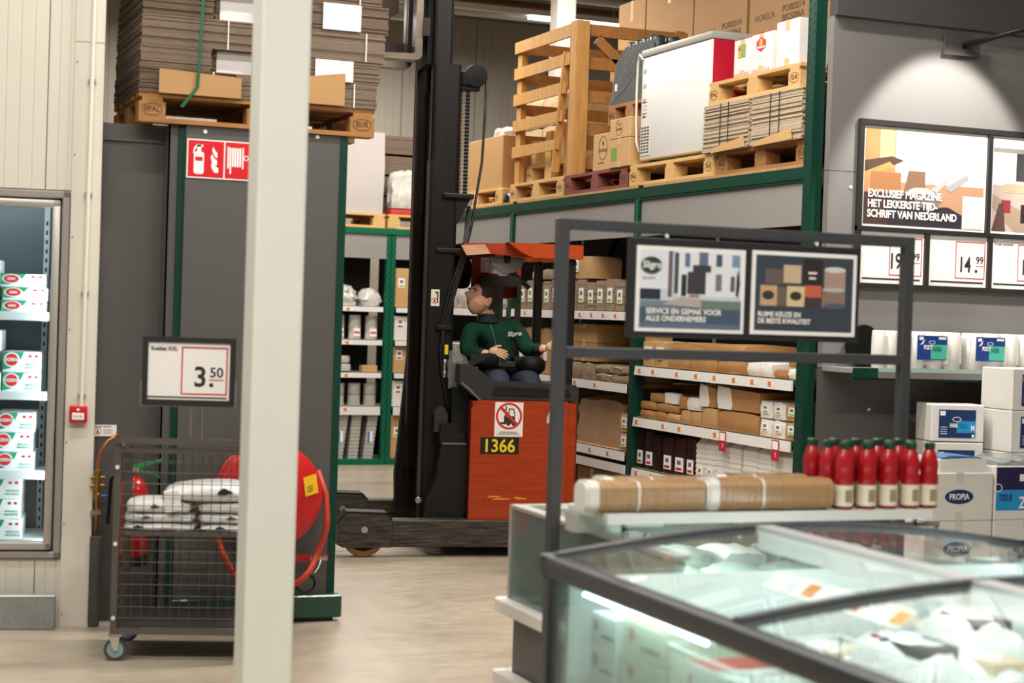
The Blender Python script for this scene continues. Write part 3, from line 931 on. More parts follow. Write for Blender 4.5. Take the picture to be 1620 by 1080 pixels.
# clear knee guard
G().prism([(.555, 1.09), (.70, 1.085), (.70, 1.22), (.67, 1.3), (.60, 1.34), (.555, 1.34)], 'y', .2, .205).obj('clear_guard', glass('truck_clear_guard', '#d9dad6', .8, .08, haze=.12), TK)
# arm rests / controls
G().rbox(.69, .90, .22, .42, 1.235, 1.325, .03, 3).obj('control_console', dark, TK, smooth='auto')
G().prism([(.66, 1.24), (.70, 1.23), (.86, 1.32), (.84, 1.33), (.74, 1.32)], 'y', .215, .43).obj('console_cushion', mat('black_vinyl', '#1c1b1b', .4), TK)
G().rbox(.895, 1.02, .24, .4, 1.235, 1.275, .008).obj('console_bridge', tcon, TK)
G().prism([(.91, 1.24), (.94, 1.24), (.985, 1.12), (.95, 1.12)], 'y', .26, .3).obj('console_strut', tcon, TK)
g = G()
g.lathe([(.02, -.06), (.07, -.055), (.095, -.03), (.10, 0), (.095, .03), (.07, .055), (.02, .06)], 20, (1.13, .28, 1.255), 'z')
g.obj('steering_console', dark, TK, smooth='auto')
G().rbox(1.0, 1.12, .24, .36, 1.25, 1.31, .02, 2).obj('steering_arm', dark, TK, smooth='auto')
G().lathe([(.004, 1.31), (.009, 1.315), (.009, 1.335), (.022, 1.345), (.024, 1.36), (.014, 1.374), (.004, 1.376)], 14, (1.155, .26, 0)).obj('steering_knob', dark, TK, smooth='auto')
# seat
o_ = rrect(.885, 1.185, 1.22, 1.86, .05, 5)
i_ = []
for p in o_:
    i_.append((1.105 + max(-.05, min(.05, (p[0] - 1.035) * .42)), 1.68 + max(-.12, min(.105, (p[1] - 1.54) * .4))))
G().ring(o_, i_, 'y', .86, .93).obj('seat_back', mat('seat_black', '#1d1b1b', .55), TK, smooth='auto')
G().rbox(.78, 1.22, .36, .86, 1.02, 1.10, .03, 2).obj('seat_cushion', mat('seat_black', '#1d1b1b', .55), TK, smooth='auto')
# overhead guard
G().prism([(.90, 2.062), (1.41, 2.062), (1.41, 1.968), (1.07, 1.968), (.99, 2.0)], 'y', .06, .16).obj('guard_beam', tor2, TK)
G().prism([(.62, 2.05), (1.02, 2.062), (1.02, 2.03), (.64, 2.02)], 'y', .16, .98).obj('guard_plate', tor, TK)
G().prism([(.60, 2.035), (.76, 2.045), (.80, 1.985), (.64, 1.97)], 'y', .14, .17).obj('guard_front_plate', mat('dusty_lit_tan_steel', '#c79a78', .6, vary=.12, vscale=12, stretch=(1, 1, 3)), TK)  # pale tan colour holds both dirt and the light on the sloping plate
G().prism([(.76, 2.045), (1.0, 2.05), (1.07, 1.97), (.80, 1.985)], 'y', .142, .17).obj('guard_web', tor, TK)
G().box(1.33, 1.41, .16, 1.0, 1.97, 2.06).obj('guard_cross_bar', tor2, TK)
G().box(.62, 1.41, .98, 1.06, 1.97, 2.06).obj('guard_beam', tor, TK)
for k in range(5):
    G().bar((1.05 + k * .06, .16, 2.03), (1.05 + k * .06, .98, 2.03), .012, .03).obj('guard_slat', dark, TK)
rp = G().box(.84, 1.20, .95, .965, 1.70, 2.0).obj('rear_panel', tor, TK)
G().box(1.165, 1.195, .93, .97, 1.2, 1.98).obj('rear_pillar', tor, TK)
for k, (x0_, x1_, z0_, z1_) in enumerate(((.905, .965, 1.88, 1.985), (.97, 1.03, 1.875, 1.985), (1.035, 1.10, 1.80, 1.93))):
    q = G().rect(x0_, x1_, z0_, z1_, .9485).obj('instruction_label', paper, rp)
    for j in range(6):
        G().rect(x0_ + .006, x1_ - .008 - .01 * (j % 3), z1_ - .02 - j * .013, z1_ - .016 - j * .013, .9478).obj('print_line', mat('faint_ink', '#8d8988', .7), q)
G().prism(rrect(.58, .84, 1.76, 1.99, .05), 'y', .97, 1.0).obj('head_guard', dark, TK)
G().prism(circ(.925, 1.972, .118, 24, .112, PI, 2 * PI, True), 'y', .2, .225).obj('work_lamp_disc', mat('disc_grey', '#55524f', .5, vary=.1), TK)
G().rbox(.905, .945, .185, .25, 1.93, 1.99, .008).obj('lamp_joint', dark, TK)
for y in (.1, 1.0):
    G().rbox(1.315, 1.375, y, y + .05, 1.02, 1.97, .01).obj('guard_pillar', tbl, TK)
G().bar((1.05, .9, 1.95), (1.25, .9, 1.78), .03).obj('brace', dark, TK)
# mast: outer, middle, inner channels on the near and the far side
def channel(x0, x1, y0, y1, z0, z1, nm, m, par=TK):
    t_ = .016
    s_ = 1 if y1 > y0 else -1
    g = G().box(x0, x1, min(y0, y0 + s_ * t_), max(y0, y0 + s_ * t_), z0, z1)
    g.box(x0, x0 + t_, min(y0, y1), max(y0, y1), z0, z1).box(x1 - t_, x1, min(y0, y1), max(y0, y1), z0, z1)
    return g.obj(nm, m, par)
channel(.405, .585, .28, .42, .2, 2.60, 'outer_channel', mst)
channel(.425, .60, .33, .44, .5, 3.24, 'middle_channel', mst)
channel(.42, .545, .37, .46, .8, 4.25, 'inner_channel', mst)
channel(.405, .585, 1.0, .86, .2, 2.60, 'outer_channel', mst2)
channel(.39, .56, .94, .84, .5, 3.24, 'middle_channel', mst2)
channel(.385, .50, .90, .81, .8, 4.25, 'inner_channel', mst2)
for z in (.3, 1.0, 2.35):
    G().box(.50, .58, .42, .86, z, z + .12).obj('cross_member', dark, TK)
G().box(.56, .575, .44, .84, .25, 2.5).obj('mast_back_plate', dark, TK)
for y in (.41, .8):
    G().tube([(.49, y + .05, .3), (.49, y + .05, 3.1)], .03, 10).obj('lift_ram', dark, TK, smooth='auto')
G().prism([(.405, .2), (.345, .2), (.335, .45), (.405, 1.35)], 'y', .92, 1.0).obj('mast_foot_plate', tbl, TK)
G().lathe([(.018, -.0), (.022, .004), (.022, .02)], 16, (.395, .275, .34), 'y').obj('foot_roller', steel, TK)
# near side fittings
G().rbox(.49, .70, .25, .40, 2.345, 2.38, .008).obj('chain_anchor', tbl, TK)
G().prism([(.56, 2.345), (.68, 2.345), (.60, 2.18), (.585, 2.18)], 'y', .28, .36).obj('anchor_gusset', tbl, TK)
G().rbox(.455, .69, .26, .38, 1.985, 2.015, .005).obj('hose_guide', tbl, TK)
ch = G()
z = 2.38
while z < 3.16:
    ch.rbox(.637, .667, .33, .35, z, z + .02, .005)
    z += .024
ch.obj('lift_chain', dark, TK)
G().tube([(.612, .36, 2.38), (.612, .36, 3.12)], .011, 8).obj('piston_rod', chrome, TK, smooth='auto')
G().lathe([(.03, .30), (.075, .305), (.078, .33), (.078, .36), (.075, .385), (.03, .39)], 24, (.70, 0, 3.17), 'y').obj('chain_sheave', dark, TK, smooth='auto')
G().rbox(.60, .68, .31, .38, 3.1, 3.2, .01).obj('sheave_bracket', dark, TK)
G().rbox(.60, .73, .32, .38, 3.07, 3.10, .006).obj('sheave_plate', dark, TK)
rub = mat('rubber_hose', '#161414', .45)
G().tube([(.775, .34, 3.17), (.772, .34, 2.9), (.76, .33, 2.6), (.72, .3, 2.35), (.69, .28, 2.15), (.655, .27, 2.0), (.60, .265, 1.8), (.52, .262, 1.5), (.51, .262, 1.4)], .009, 8).obj('hose', rub, TK, smooth=True)
for k in range(3):
    dx = .02 * k
    G().tube([(.68 - dx * .3, .30, 2.3), (.665 - dx * .6, .265, 2.0), (.60 - dx, .262, 1.75), (.535 - dx * .8, .26, 1.5), (.505 + dx * .8, .258, 1.36), (.515 + dx * 1.0, .256, 1.22), (.55 + dx, .256, 1.05), (.585 + dx * .8, .256, .92), (.585 + dx * .8, .258, .76)], .0085, 8).obj('hose', rub, TK, smooth=True)
G().rbox(.475, .575, .24, .275, 1.475, 1.505, .004).obj('hose_clamp', tbl, TK)
for k in range(2):
    G().lathe([(.011, 1.16), (.013, 1.165), (.013, 1.2), (.010, 1.205), (.010, 1.225), (.013, 1.23), (.013, 1.275), (.009, 1.28)], 10, (.535 + k * .03, .243, 0)).obj('hose_coupling', steel, TK, smooth='auto')
G().rbox(.53, .555, .236, .248, 1.31, 1.375, .003).obj('yellow_tag', mat('tag_yellow', '#e3c21a', .5), TK)
# reach carriage cover low on the mast
G().prism([(.425, .22), (.43, .34), (.48, .5), (.505, .70), (.515, .735), (.67, .735), (.685, .72), (.685, .3), (.66, .22)], 'y', .12, .27).obj('step_cover', tbl, TK)
G().prism([(.51, .725), (.675, .725), (.672, .737), (.515, .737)], 'y', .112, .272).obj('cover_edge', mat('cover_edge_grey', '#5b5856', .5), TK)
G().box(.50, .665, .14, .28, .735, .80).obj('cover_box', tbl, TK)
G().prism([(.47, .80), (.47, .93), (.505, .975), (.535, .96), (.56, .92), (.555, .80)], 'y', .20, .28).obj('cylinder_cap', tcon, TK)
G().box(.505, .62, .15, .29, .80, .86).obj('valve_block', tbl, TK)
sk = G().box(.435, .492, .2765, .2795, 1.63, 1.74).obj('warning_sticker', mat('sticker_cream', '#e4ddcb', .5), TK)
G().ring(circ(.458, 1.665, .02, 18), circ(.458, 1.665, .016, 18), 'y', .2755, .2765).obj('prohibition_ring', redink, sk)
G().flat([(.452, 1.655), (.464, 1.655), (.462, 1.675), (.454, 1.675)], .276).flat([(.474, 1.65), (.484, 1.65), (.484, 1.725), (.462, 1.725), (.462, 1.715), (.474, 1.712)], .276).obj('pictogram', ink, sk)
# fork carriage and forks (raised)
for y in (.40, .82):
    fk = G().prism([(.30, 3.95), (.345, 3.95), (.345, 3.30), (.335, 3.275), (.31, 3.262), (-.75, 3.277), (-.75, 3.287), (.28, 3.305), (.297, 3.315)], 'y', y, y + .11).obj('fork', mat('fork_steel', '#6d6154', .35, metal=.5, vary=.3, vscale=8), TK)
cg = mst2
G().box(.345, .385, .36, .97, 3.42, 3.54).obj('carriage_bar', cg, TK)
G().box(.345, .385, .36, .97, 3.75, 3.87).obj('carriage_bar', cg, TK)
for y in (.52, .74):
    G().box(.30, .36, y, y + .05, 3.3, 3.95).obj('carriage_rib', cg, TK)
G().prism([(.10, 3.35), (.16, 3.35), (.20, 3.62), (.26, 3.66), (.26, 3.95), (.10, 3.95)], 'y', .93, .96).obj('load_guard', mst2, TK)
G().prism([(.10, 3.35), (.30, 3.35), (.30, 3.45), (.14, 3.45)], 'y', .93, .96).obj('load_guard_foot', mst2, TK)
G().box(.385, .43, .44, .90, 3.25, 3.9).obj('carriage_plate', dark, TK)

# ================================================================ DRIVER (seated sideways, facing us, looking up at the forks)
skin = mat('skin', '#dfac8d', .5, vary=.06, vscale=30)
stub = mat('stubble_skin', '#c49478', .6, vary=.12, vscale=60)
hairm = mat('brown_hair', '#3a2418', .65, vary=.35, vscale=45, bump=.6, bscale=90)
sweat = mat('dark_green_fleece', '#0f3a2a', .85, spec=.2, vary=.1, vscale=25, bump=.25, bscale=60)
sweatd = mat('black_green_fleece', '#0c1f19', .85, bump=.2, bscale=80)
jean = mat('blue_denim', '#252c3c', .85, vary=.1, vscale=40)
def skinned(nodes, edges, root=0, sub=2):
    """grow a surface on a skeleton: nodes (x,y,z,rx,ry), returns evaluated mesh"""
    me = bpy.data.meshes.new('skeleton')
    me.from_pydata([n[:3] for n in nodes], edges, [])
    o = bpy.data.objects.new('skeleton', me)
    col.objects.link(o)
    sm = o.modifiers.new('skin', 'SKIN')
    sm.use_smooth_shade = True
    sm.branch_smoothing = .6
    for i, n in enumerate(nodes):
        d = me.skin_vertices[0].data[i]
        d.radius = (n[3], n[4] if len(n) > 4 else n[3])
        d.use_root = (i == root)
    ss = o.modifiers.new('sub', 'SUBSURF')
    ss.levels = sub
    r = bpy.data.meshes.new_from_object(o.evaluated_get(bpy.context.evaluated_depsgraph_get()))
    bpy.data.objects.remove(o)
    return r
PR = thing('person', 'driver in a dark green fleece jacket looking up, seated in the truck', 'person', (3.176, 10.281, 0), R(-9))
# ---- head, built about its centre: local -y' is the face direction, then turned
def head_mesh():
    g = G()
    nu, nv = 40, 30
    for j in range(nv + 1):
        ph = PI * j / nv
        for i in range(nu):
            th = 2 * PI * i / nu
            x, y, z = math.sin(ph) * math.cos(th), math.sin(ph) * math.sin(th), math.cos(ph)
            X, Y, Z = x * .076, y * .098, z * .118
            # jaw narrows, skull back fuller
            if Z < -.01:
                k = min(1, (-.01 - Z) / .11)
                X *= 1 - .28 * k
                if Y > 0:
                    Y *= 1 - .55 * k
                else:
                    Y *= 1 - .10 * k
            face = max(0, -y)
            def bumpf(cx, cz, sx, sz, amp):
                return amp * math.exp(-((X - cx) / sx) ** 2 - ((Z - cz) / sz) ** 2) * face ** 2
            d_ = 0
            d_ += bumpf(0, -.010, .011, .026, .022) + bumpf(0, -.030, .014, .012, .034)   # nose
            d_ += bumpf(0, .03, .05, .013, .007)                                             # brow
            d_ -= bumpf(-.031, .010, .017, .012, .011) + bumpf(.031, .010, .017, .012, .011)  # sockets
            d_ += bumpf(0, -.060, .022, .009, .007) + bumpf(0, -.073, .02, .007, .005)       # lips
            d_ -= bumpf(0, -.066, .022, .003, .005)
            d_ += bumpf(0, -.103, .022, .014, .012)                                          # chin
            d_ += bumpf(-.043, -.02, .02, .02, .005) + bumpf(.043, -.02, .02, .02, .005)     # cheeks
            Y -= d_
            g.v.append((X, Y, Z))
    for j in range(nv):
        for i in range(nu):
            a, b, c, d__ = j * nu + i, j * nu + (i + 1) % nu, (j + 1) * nu + (i + 1) % nu, (j + 1) * nu + i
            g.f.append((a, b, c, d__))
            cz = sum(g.v[q][2] for q in (a, b, c, d__)) / 4
            cy = sum(g.v[q][1] for q in (a, b, c, d__)) / 4
            beard = (cz < -.045 and cy < .045) or (cz < -.02 and .0 < cy < .03 and cz > -.06)
            g.mi.append(1 if beard else 0)
    # ears
    for s in (-1, 1):
        prof = circ(.012, -.005, .017, 14, .032)
        o = len(g.v)
        for k, (yy, zz) in enumerate(prof):
            g.v.append((s * .069, yy, zz))
        for k, (yy, zz) in enumerate(prof):
            g.v.append((s * .088, yy + .010, zz + .002))
        for k, (yy, zz) in enumerate(circ(.018, -.003, .009, 14, .02)):
            g.v.append((s * .082, yy, zz))
        for k in range(14):
            k2 = (k + 1) % 14
            g.f += [(o + k, o + k2, o + 14 + k2, o + 14 + k), (o + 14 + k, o + 14 + k2, o + 28 + k2, o + 28 + k)]
            g.mi += [0, 0]
        g.f.append(tuple(o + 28 + k for k in range(14)))
        g.mi.append(0)
    return g
HC = Vector((.815, .50, 1.688))
HM = Matrix.Translation(HC) @ Matrix.Rotation(R(-66), 4, 'Z') @ Matrix.Rotation(R(-27), 4, 'X') @ Matrix.Rotation(R(4), 4, 'Y')
# body under the clothes: torso, neck, arms, hands with five fingers, legs
def body():
    N = [(.99, .58, 1.14, .10, .10), (.955, .56, 1.32, .10, .09), (.92, .55, 1.47, .11, .085), (.893, .535, 1.545, .058, .058), (.862, .525, 1.60, .052, .054), (.83, .52, 1.65, .052, .056),
         (.76, .53, 1.475, .05), (.735, .44, 1.30, .04), (.80, .30, 1.318, .032), (.845, .27, 1.335, .024, .03),
         (1.075, .55, 1.50, .05), (1.145, .45, 1.345, .04), (1.19, .32, 1.36, .03), (1.235, .27, 1.375, .024, .03),
         (.90, .42, 1.13, .08), (.88, .12, 1.15, .06), (1.08, .42, 1.13, .08), (1.10, .12, 1.15, .06)]
    E_ = [(0, 1), (1, 2), (2, 3), (3, 4), (4, 5), (2, 6), (6, 7), (7, 8), (8, 9), (2, 10), (10, 11), (11, 12), (12, 13), (0, 14), (14, 15), (0, 16), (16, 17)]
    return skinned(N, E_, 0, 1)
def hand(palm, dirv, side, spread, curl, thumb):
    """palm centre, pointing direction, sideways direction; five finger chains rooted in the palm"""
    dirv, side = Vector(dirv).normalized(), Vector(side).normalized()
    up = side.cross(dirv).normalized()
    g = []
    P0 = Vector(palm)
    N = [tuple(P0 - dirv * .045) + (.022, .026), tuple(P0) + (.017, .036), tuple(P0 + dirv * .03) + (.014, .034)]
    meshes = [skinned(N, [(0, 1), (1, 2)], 0, 2)]
    for k, ln in enumerate((.086, .094, .089, .072)):
        b = P0 + dirv * .008 + side * ((k - 1.5) * .0175)
        d1 = (dirv + side * (k - 1.5) * spread).normalized()
        pts = [b]
        for q, fr in enumerate((.45, .32, .23)):
            ang = curl * (q + .6)
            dd = (d1 * math.cos(ang) - up * math.sin(ang)).normalized()
            pts.append(pts[-1] + dd * ln * fr)
        meshes.append(skinned([tuple(p) + (r_,) for p, r_ in zip(pts, (.0095, .009, .0082, .0068))], [(0, 1), (1, 2), (2, 3)], 0, 1))
    b = P0 - dirv * .012 + side * thumb * .026
    d1 = (dirv * .55 + side * thumb * .8 - up * .15).normalized()
    pts = [b, b + d1 * .028, b + d1 * .028 + (dirv * .8 + side * thumb * .5).normalized() * .024, b + d1 * .028 + (dirv * .85 + side * thumb * .4).normalized() * .046]
    meshes.append(skinned([tuple(p) + (r_,) for p, r_ in zip(pts, (.012, .0105, .0095, .0075))], [(0, 1), (1, 2), (2, 3)], 0, 1))
    return meshes
bm = bmesh.new()
def join(me, mtx=None, mi=None):
    t_ = me.copy()
    if mtx is not None:
        t_.transform(mtx)
    n0 = len(bm.faces)
    bm.from_mesh(t_)
    bm.faces.ensure_lookup_table()
    if mi is not None:
        for f_ in bm.faces[n0:]:
            f_.material_index = mi
    bpy.data.meshes.remove(t_)
join(body(), None, 0)
hm = head_mesh().mesh('head', [skin, stub], True)
join(hm, HM)
for me in hand((.875, .262, 1.338), (.95, -.25, -.12), (-.12, -.72, -.68), .10, .22, -1):
    join(me, None, 0)
for me in hand((1.262, .245, 1.385), (.9, -.35, .18), (.3, .5, .8), .12, .12, 1):
    join(me, None, 0)
bmesh.ops.recalc_face_normals(bm, faces=bm.faces)
me = bpy.data.meshes.new('body')
bm.to_mesh(me)
bm.free()
me.materials.append(skin)
me.materials.append(stub)
me.polygons.foreach_set('use_smooth', [True] * len(me.polygons))
link('body', me, PR)
# face details
hd = link('face', None, PR)
hd.matrix_local = HM
for s in (-1, 1):
    G().lathe([(.002, -.0105), (.008, -.008), (.0112, 0), (.008, .008), (.002, .0105)], 12, (s * .030, -.0765, .0105)).obj('eye', mat('eye_white', '#d9d0c6', .25), hd, smooth=True)
    G().lathe([(.001, -.0075), (.0055, -.006), (.0058, 0)], 12, (s * .030, -.0815, .0105), 'y').obj('iris', mat('iris_dark', '#241a14', .2), hd)
    G().prism([(s * .014, .028), (s * .03, .034), (s * .048, .027), (s * .047, .023), (s * .03, .0285), (s * .014, .0225)], 'y', -.097, -.075).obj('eyebrow', hairm, hd)
g = G()
lx_ = [-.020, -.013, -.006, 0, .006, .013, .020]
for i, x_ in enumerate(lx_):
    q_ = (abs(x_) / .02) ** 2
    yy_ = -.0845 + .013 * q_
    g.v += [(x_, yy_ + .006, -.0615 - .003 * q_), (x_, yy_ - .002, -.0635 - .002 * q_), (x_, yy_, -.0665), (x_, yy_ - .001, -.0695 + .002 * q_), (x_, yy_ + .008, -.073 + .004 * q_)]
for i in range(6):
    for k in range(4):
        g.f.append((i * 5 + k, i * 5 + k + 1, (i + 1) * 5 + k + 1, (i + 1) * 5 + k))
        g.mi.append(0)
g.obj('lips', mat('lips', '#a5685a', .5), hd, smooth=True)
# hair: cap over skull with short sides
g = G()
nu, nv = 36, 16
for j in range(nv + 1):
    for i in range(nu):
        th = 2 * PI * i / nu
        fr_ = (1 - math.sin(th)) / 2            # 1 at the face, 0 at the back
        lim = R(52) * fr_ ** 1.5 + R(112) * (1 - fr_ ** 1.5)
        if abs(math.cos(th)) > .8 and math.sin(th) > -.55:
            lim = R(86)
        ph = lim * j / nv
        x, y, z = math.sin(ph) * math.cos(th), math.sin(ph) * math.sin(th), math.cos(ph)
        k_ = 1.0 + .012 * math.sin(th * 9 + j) + (0 if j < nv else -.08)
        g.v.append((x * .082 * k_, y * .106 * k_ + .002, z * .1265 * k_))
for j in range(nv):
    for i in range(nu):
        g.f.append((j * nu + i, j * nu + (i + 1) % nu, (j + 1) * nu + (i + 1) % nu, (j + 1) * nu + i))
        g.mi.append(0)
g.obj('hair', hairm, hd, smooth=True)
# clothing
N = [(.995, .58, 1.13, .135, .125), (.975, .57, 1.24, .14, .118), (.945, .56, 1.37, .152, .118), (.915, .55, 1.475, .145, .095), (.896, .54, 1.545, .072, .07), (.882, .532, 1.578, .06, .06),
     (.765, .535, 1.485, .074, .074), (.735, .495, 1.40, .066), (.728, .44, 1.305, .06), (.775, .34, 1.315, .05), (.826, .285, 1.33, .039),
     (1.07, .555, 1.51, .076, .076), (1.115, .51, 1.43, .068), (1.148, .45, 1.345, .061), (1.175, .36, 1.352, .05), (1.215, .285, 1.37, .039)]
E_ = [(0, 1), (1, 2), (2, 3), (3, 4), (4, 5), (3, 6), (6, 7), (7, 8), (8, 9), (9, 10), (3, 11), (11, 12), (12, 13), (13, 14), (14, 15)]
jm = skinned(N, E_, 1, 2)
jm.materials.clear()
jm.materials.append(sweat)
J = link('fleece_jacket', jm, PR)
G().lathe([(.085, 0), (.076, .015), (.069, .045), (.067, .062), (.061, .062), (.060, .02)], 28, (.884, .533, 1.528)).obj('collar', sweatd, J, smooth=True)
# surface point lookup for zip and chest logo
from mathutils.bvhtree import BVHTree
bv = BVHTree.FromPolygons([v.co for v in jm.vertices], [p.vertices for p in jm.polygons])
def on_chest(x, z, off=.003):
    h_ = bv.ray_cast(Vector((x, -.5, z)), Vector((0, 1, 0)))
    return (x, (h_[0].y if h_[0] else .45) - off, z)
zp = [on_chest(.872 + (.985 - .872) * (i / 12) ** 1.15, 1.565 - .385 * i / 12, .004) for i in range(13)]
G().tube(zp, .0045, 6).obj('zip', mat('zip_grey', '#7f8583', .4, metal=.5), J)
c_ = on_chest(1.015, 1.455)
lt = text('Sligro', .042, mat('embroidery_white', '#d9dcd8', .7), J, (1.005, 0, 1.44), bold=.0012, shear=.15)
for q in lt.data.vertices:
    wx, wz = q.co.x + 1.005, q.co.y * 1.0 + 1.44 + q.co.x * .12
    p = on_chest(wx, wz, .003 + max(0, -q.co.z) * .2)
    q.co = p
lt.rotation_euler = (0, 0, 0)
lt.location = (0, 0, 0)
N = [(.99, .58, 1.13, .135, .12), (.91, .40, 1.135, .095), (.885, .14, 1.16, .08), (.88, .09, 1.0, .065), (1.085, .40, 1.135, .095), (1.10, .14, 1.16, .08), (1.1, .09, 1.0, .065)]
tm = skinned(N, [(0, 1), (1, 2), (2, 3), (0, 4), (4, 5), (5, 6)], 0, 2)
tm.materials.clear()
tm.materials.append(jean)
link('jeans', tm, PR)
# ================================================================ RIGHT RACK (front plane x = 5.05, runs along y)
RX = 5.05
Q = R(-90)     # rotation for things whose front faces the aisle: local x runs towards the camera, local y into the rack
rail_w = mat('price_rail_white', '#d9d6d2', .4)
rackdk = mat('rack_back_dark', '#1f1c1a', .8)
wood_edge = mat('chipboard', '#b08a58', .8, vary=.15, vscale=20)
_tagm = G().rect(0, .035, 0, .03, 0).mesh('price_tag', orange)
_tagw = G().rect(0, .03, 0, .022, 0).mesh('price_tag', paper)

def rack_slots(x0, x1, z0, z1, parent, y=-.001, step=.05, w=.012, h=.02):
    g = G()
    z = z0
    while z < z1:
        g.rect(x0, x0 + w, z, z + h, y).rect(x1 - w, x1, z + step / 2, z + step / 2 + h, y)
        z += step
    g.obj('slots', hole, parent)['kind'] = 'stuff'

def shelf_unit(parent, x, y, rz, w, z, depth=.5, tags=(), lip=.06, m_board=None):
    """shelf with price rail; local x = 0..w along the front"""
    s = link('shelf', None, parent, (x, y, z), rz)
    G().box(0, w, .012, depth, -.03, 0).obj('shelf_board', m_board or wood_edge, s)
    G().box(0, w, .004, .012, -.03, .002).obj('shelf_edge', green, s)
    rl = G().prism([(0.0, -.004), (-.008, -.004), (-.014, -.004 - lip), (0, -.004 - lip)], 'x', .02, w - .02).obj('price_rail', rail_w, s)
    for k, tx in enumerate(tags):
        link('price_tag', _tagm if k % 3 else _tagm, rl, (tx, -.0135, -.05))
        link('price_tag', _tagw, rl, (tx + .04, -.0135, -.046))
    return s

RA = thing('pallet_rack', 'long green pallet rack with shelves of packaging along the right of the aisle', 'rack', (0, 0, 0))
ups = [(8.15, 4.6), (10.30, 2.47), (12.58, 2.47), (14.8, 2.47)]
for k, (y, top) in enumerate(ups):
    u = G().box(0, .085, 0, .07, 0, top).obj('upright', green, RA, (RX, y + .0425, 0), Q)
    rack_slots(.012, .073, .1, top - .05, u, w=.011)
    G().box(0, .07, .95, 1.02, 0, 2.47).obj('rear_upright', green, RA, (RX, y + .0425, 0), Q)
for k in range(3):
    y0, y1 = ups[k + 1][0] - .0425, ups[k][0] + .0425
    w_ = y0 - y1
    g = G().box(0, w_, 0, .05, 2.395, 2.48).box(0, w_, -.004, 0, 2.412, 2.424)
    g.obj('front_beam', green, RA, (RX, y0, 0), Q)
    G().box(0, w_, .95, 1.0, 2.395, 2.48).obj('rear_beam', green, RA, (RX, y0, 0), Q)
    G().box(0, w_, .02, 1.0, 2.482, 2.5).obj('deck_board', wood_edge, RA, (RX, y0, 0), Q)
    G().box(0.004, w_ - .004, .012, .024, 2.15, 2.393).obj('fascia_panel', lgrey, RA, (RX, y0, 0), Q)
    G().box(0, w_, .62, .64, .1, 2.39).obj('back_panel', rackdk, RA, (RX, y0, 0), Q)
    G().bar((w_ * .15, .5, 1.7), (w_ * .45, .5, 2.3), .04).obj('diagonal_brace', dark, RA, (RX, y0, 0), Q)
for k, y in enumerate((10.30, 12.58)):
    G().box(0, .03, -.004, .012, 2.15, 2.40).obj('fascia_joint', tgreen, RA, (RX, y + .015, 0), Q)
B1, B2, B3 = 10.255, 12.535, 14.755       # left ends of the bays (y of local x=0)
for z, tg_ in ((1.273, (.08, .28, .62, .88, 1.12, 1.36, 1.58, 1.78)), (.925, (.06, .45, .68, 1.15, 1.9)), (.58, (.08, .3, .5, .8, 1.1)), (.16, (.3, .9))):
    shelf_unit(RA, RX, B1, Q, 2.06, z, .55, tg_)
for z, tg_ in ((1.638, (.3, 1.35, 1.55, 1.75, 1.95)), (1.14, (1.3, 1.65)), (.672, (1.6, 1.9)), (.2, (.5, 1.2))):
    shelf_unit(RA, RX, B2, Q, 2.19, z, .55, tg_)
G().box(1.0, 2.19, -.012, -.002, .52, .58).obj('lower_price_rail', rail_w, RA, (RX, B2, 0), Q)
for z, tg_ in ((1.632, (.75, 1.5)), (1.10, (.8, 1.4)), (.6, (.7, 1.3))):
    shelf_unit(RA, RX, B3, Q, 2.13, z, .55, tg_)

# ---- product builders: front at y=0, local x 0..w
kp = mat('kraft_paper_pack', '#a97c4c', .55, vary=.08, vscale=7, bump=.25, bscale=25, coat=.25)
kp2 = mat('kraft_paper_pale', '#bb9465', .55, vary=.08, vscale=7, bump=.25, bscale=25, coat=.25)
kgrey = mat('brown_grey_fibre', '#93806a', .7, vary=.1, vscale=20, stretch=(1, 1, 10), bump=.2, bscale=40)
foam = mat('white_foam', '#e4e2db', .5, bump=.08, bscale=50)
fw_ = mat('pack_white', '#e2ded6', .5, bump=.12, bscale=25)
bagm = mat('translucent_bag', '#c9c6bf', .3, bump=.5, bscale=18, coat=.5, vary=.12, vscale=14)
cupm = mat('clear_plastic_stack', '#bdb9b2', .25, vary=.22, vscale=10, stretch=(9, 9, 1), coat=.5)
cupv = mat('clear_tub_stack', '#b9b6b0', .25, vary=.3, vscale=16, stretch=(14, 1, 3), coat=.5)
blkp = mat('black_tray_pack', '#1d1b1c', .3, coat=.4, bump=.25, bscale=30)
purp = mat('aubergine_tray_pack', '#2c1f22', .35, coat=.4, bump=.25, bscale=30)
lgreen = mat('label_green', '#7fb83a', .6)

def sticker(o, x0, x1, z0, z1, mark=None, y=-.004):
    s = G().box(x0, x1, y - .001, y + .004, z0, z1).obj('label', paper, o)
    if mark:
        w_ = x1 - x0
        h_ = z1 - z0
        G().rect(x0 + w_ * .12, x1 - w_ * .12, z0 + h_ * .1, z0 + h_ * .28, y - .0018).obj('label_stripe', mark, s)
        G().rect(x0 + w_ * .25, x1 - w_ * .25, z0 + h_ * .5, z0 + h_ * .8, y - .0018).obj('label_print', mat('soft_ink', '#6a6662', .7), s)
    return s
def put(o, y, z, dx=.03, rz=0.0):
    o.location = (RX + dx, y, z + .0008)
    o.rotation_euler = (0, 0, Q + rz)
    return o
def pack(name, w_, d_, h_, m, label, cat, seed=0, puff=.1, wr=.004, group=None, k=6):
    o = pillow(w_, d_, h_, k, puff, wr, seed).obj(name, m, None, smooth='auto')
    return tag(o, label, cat, group)
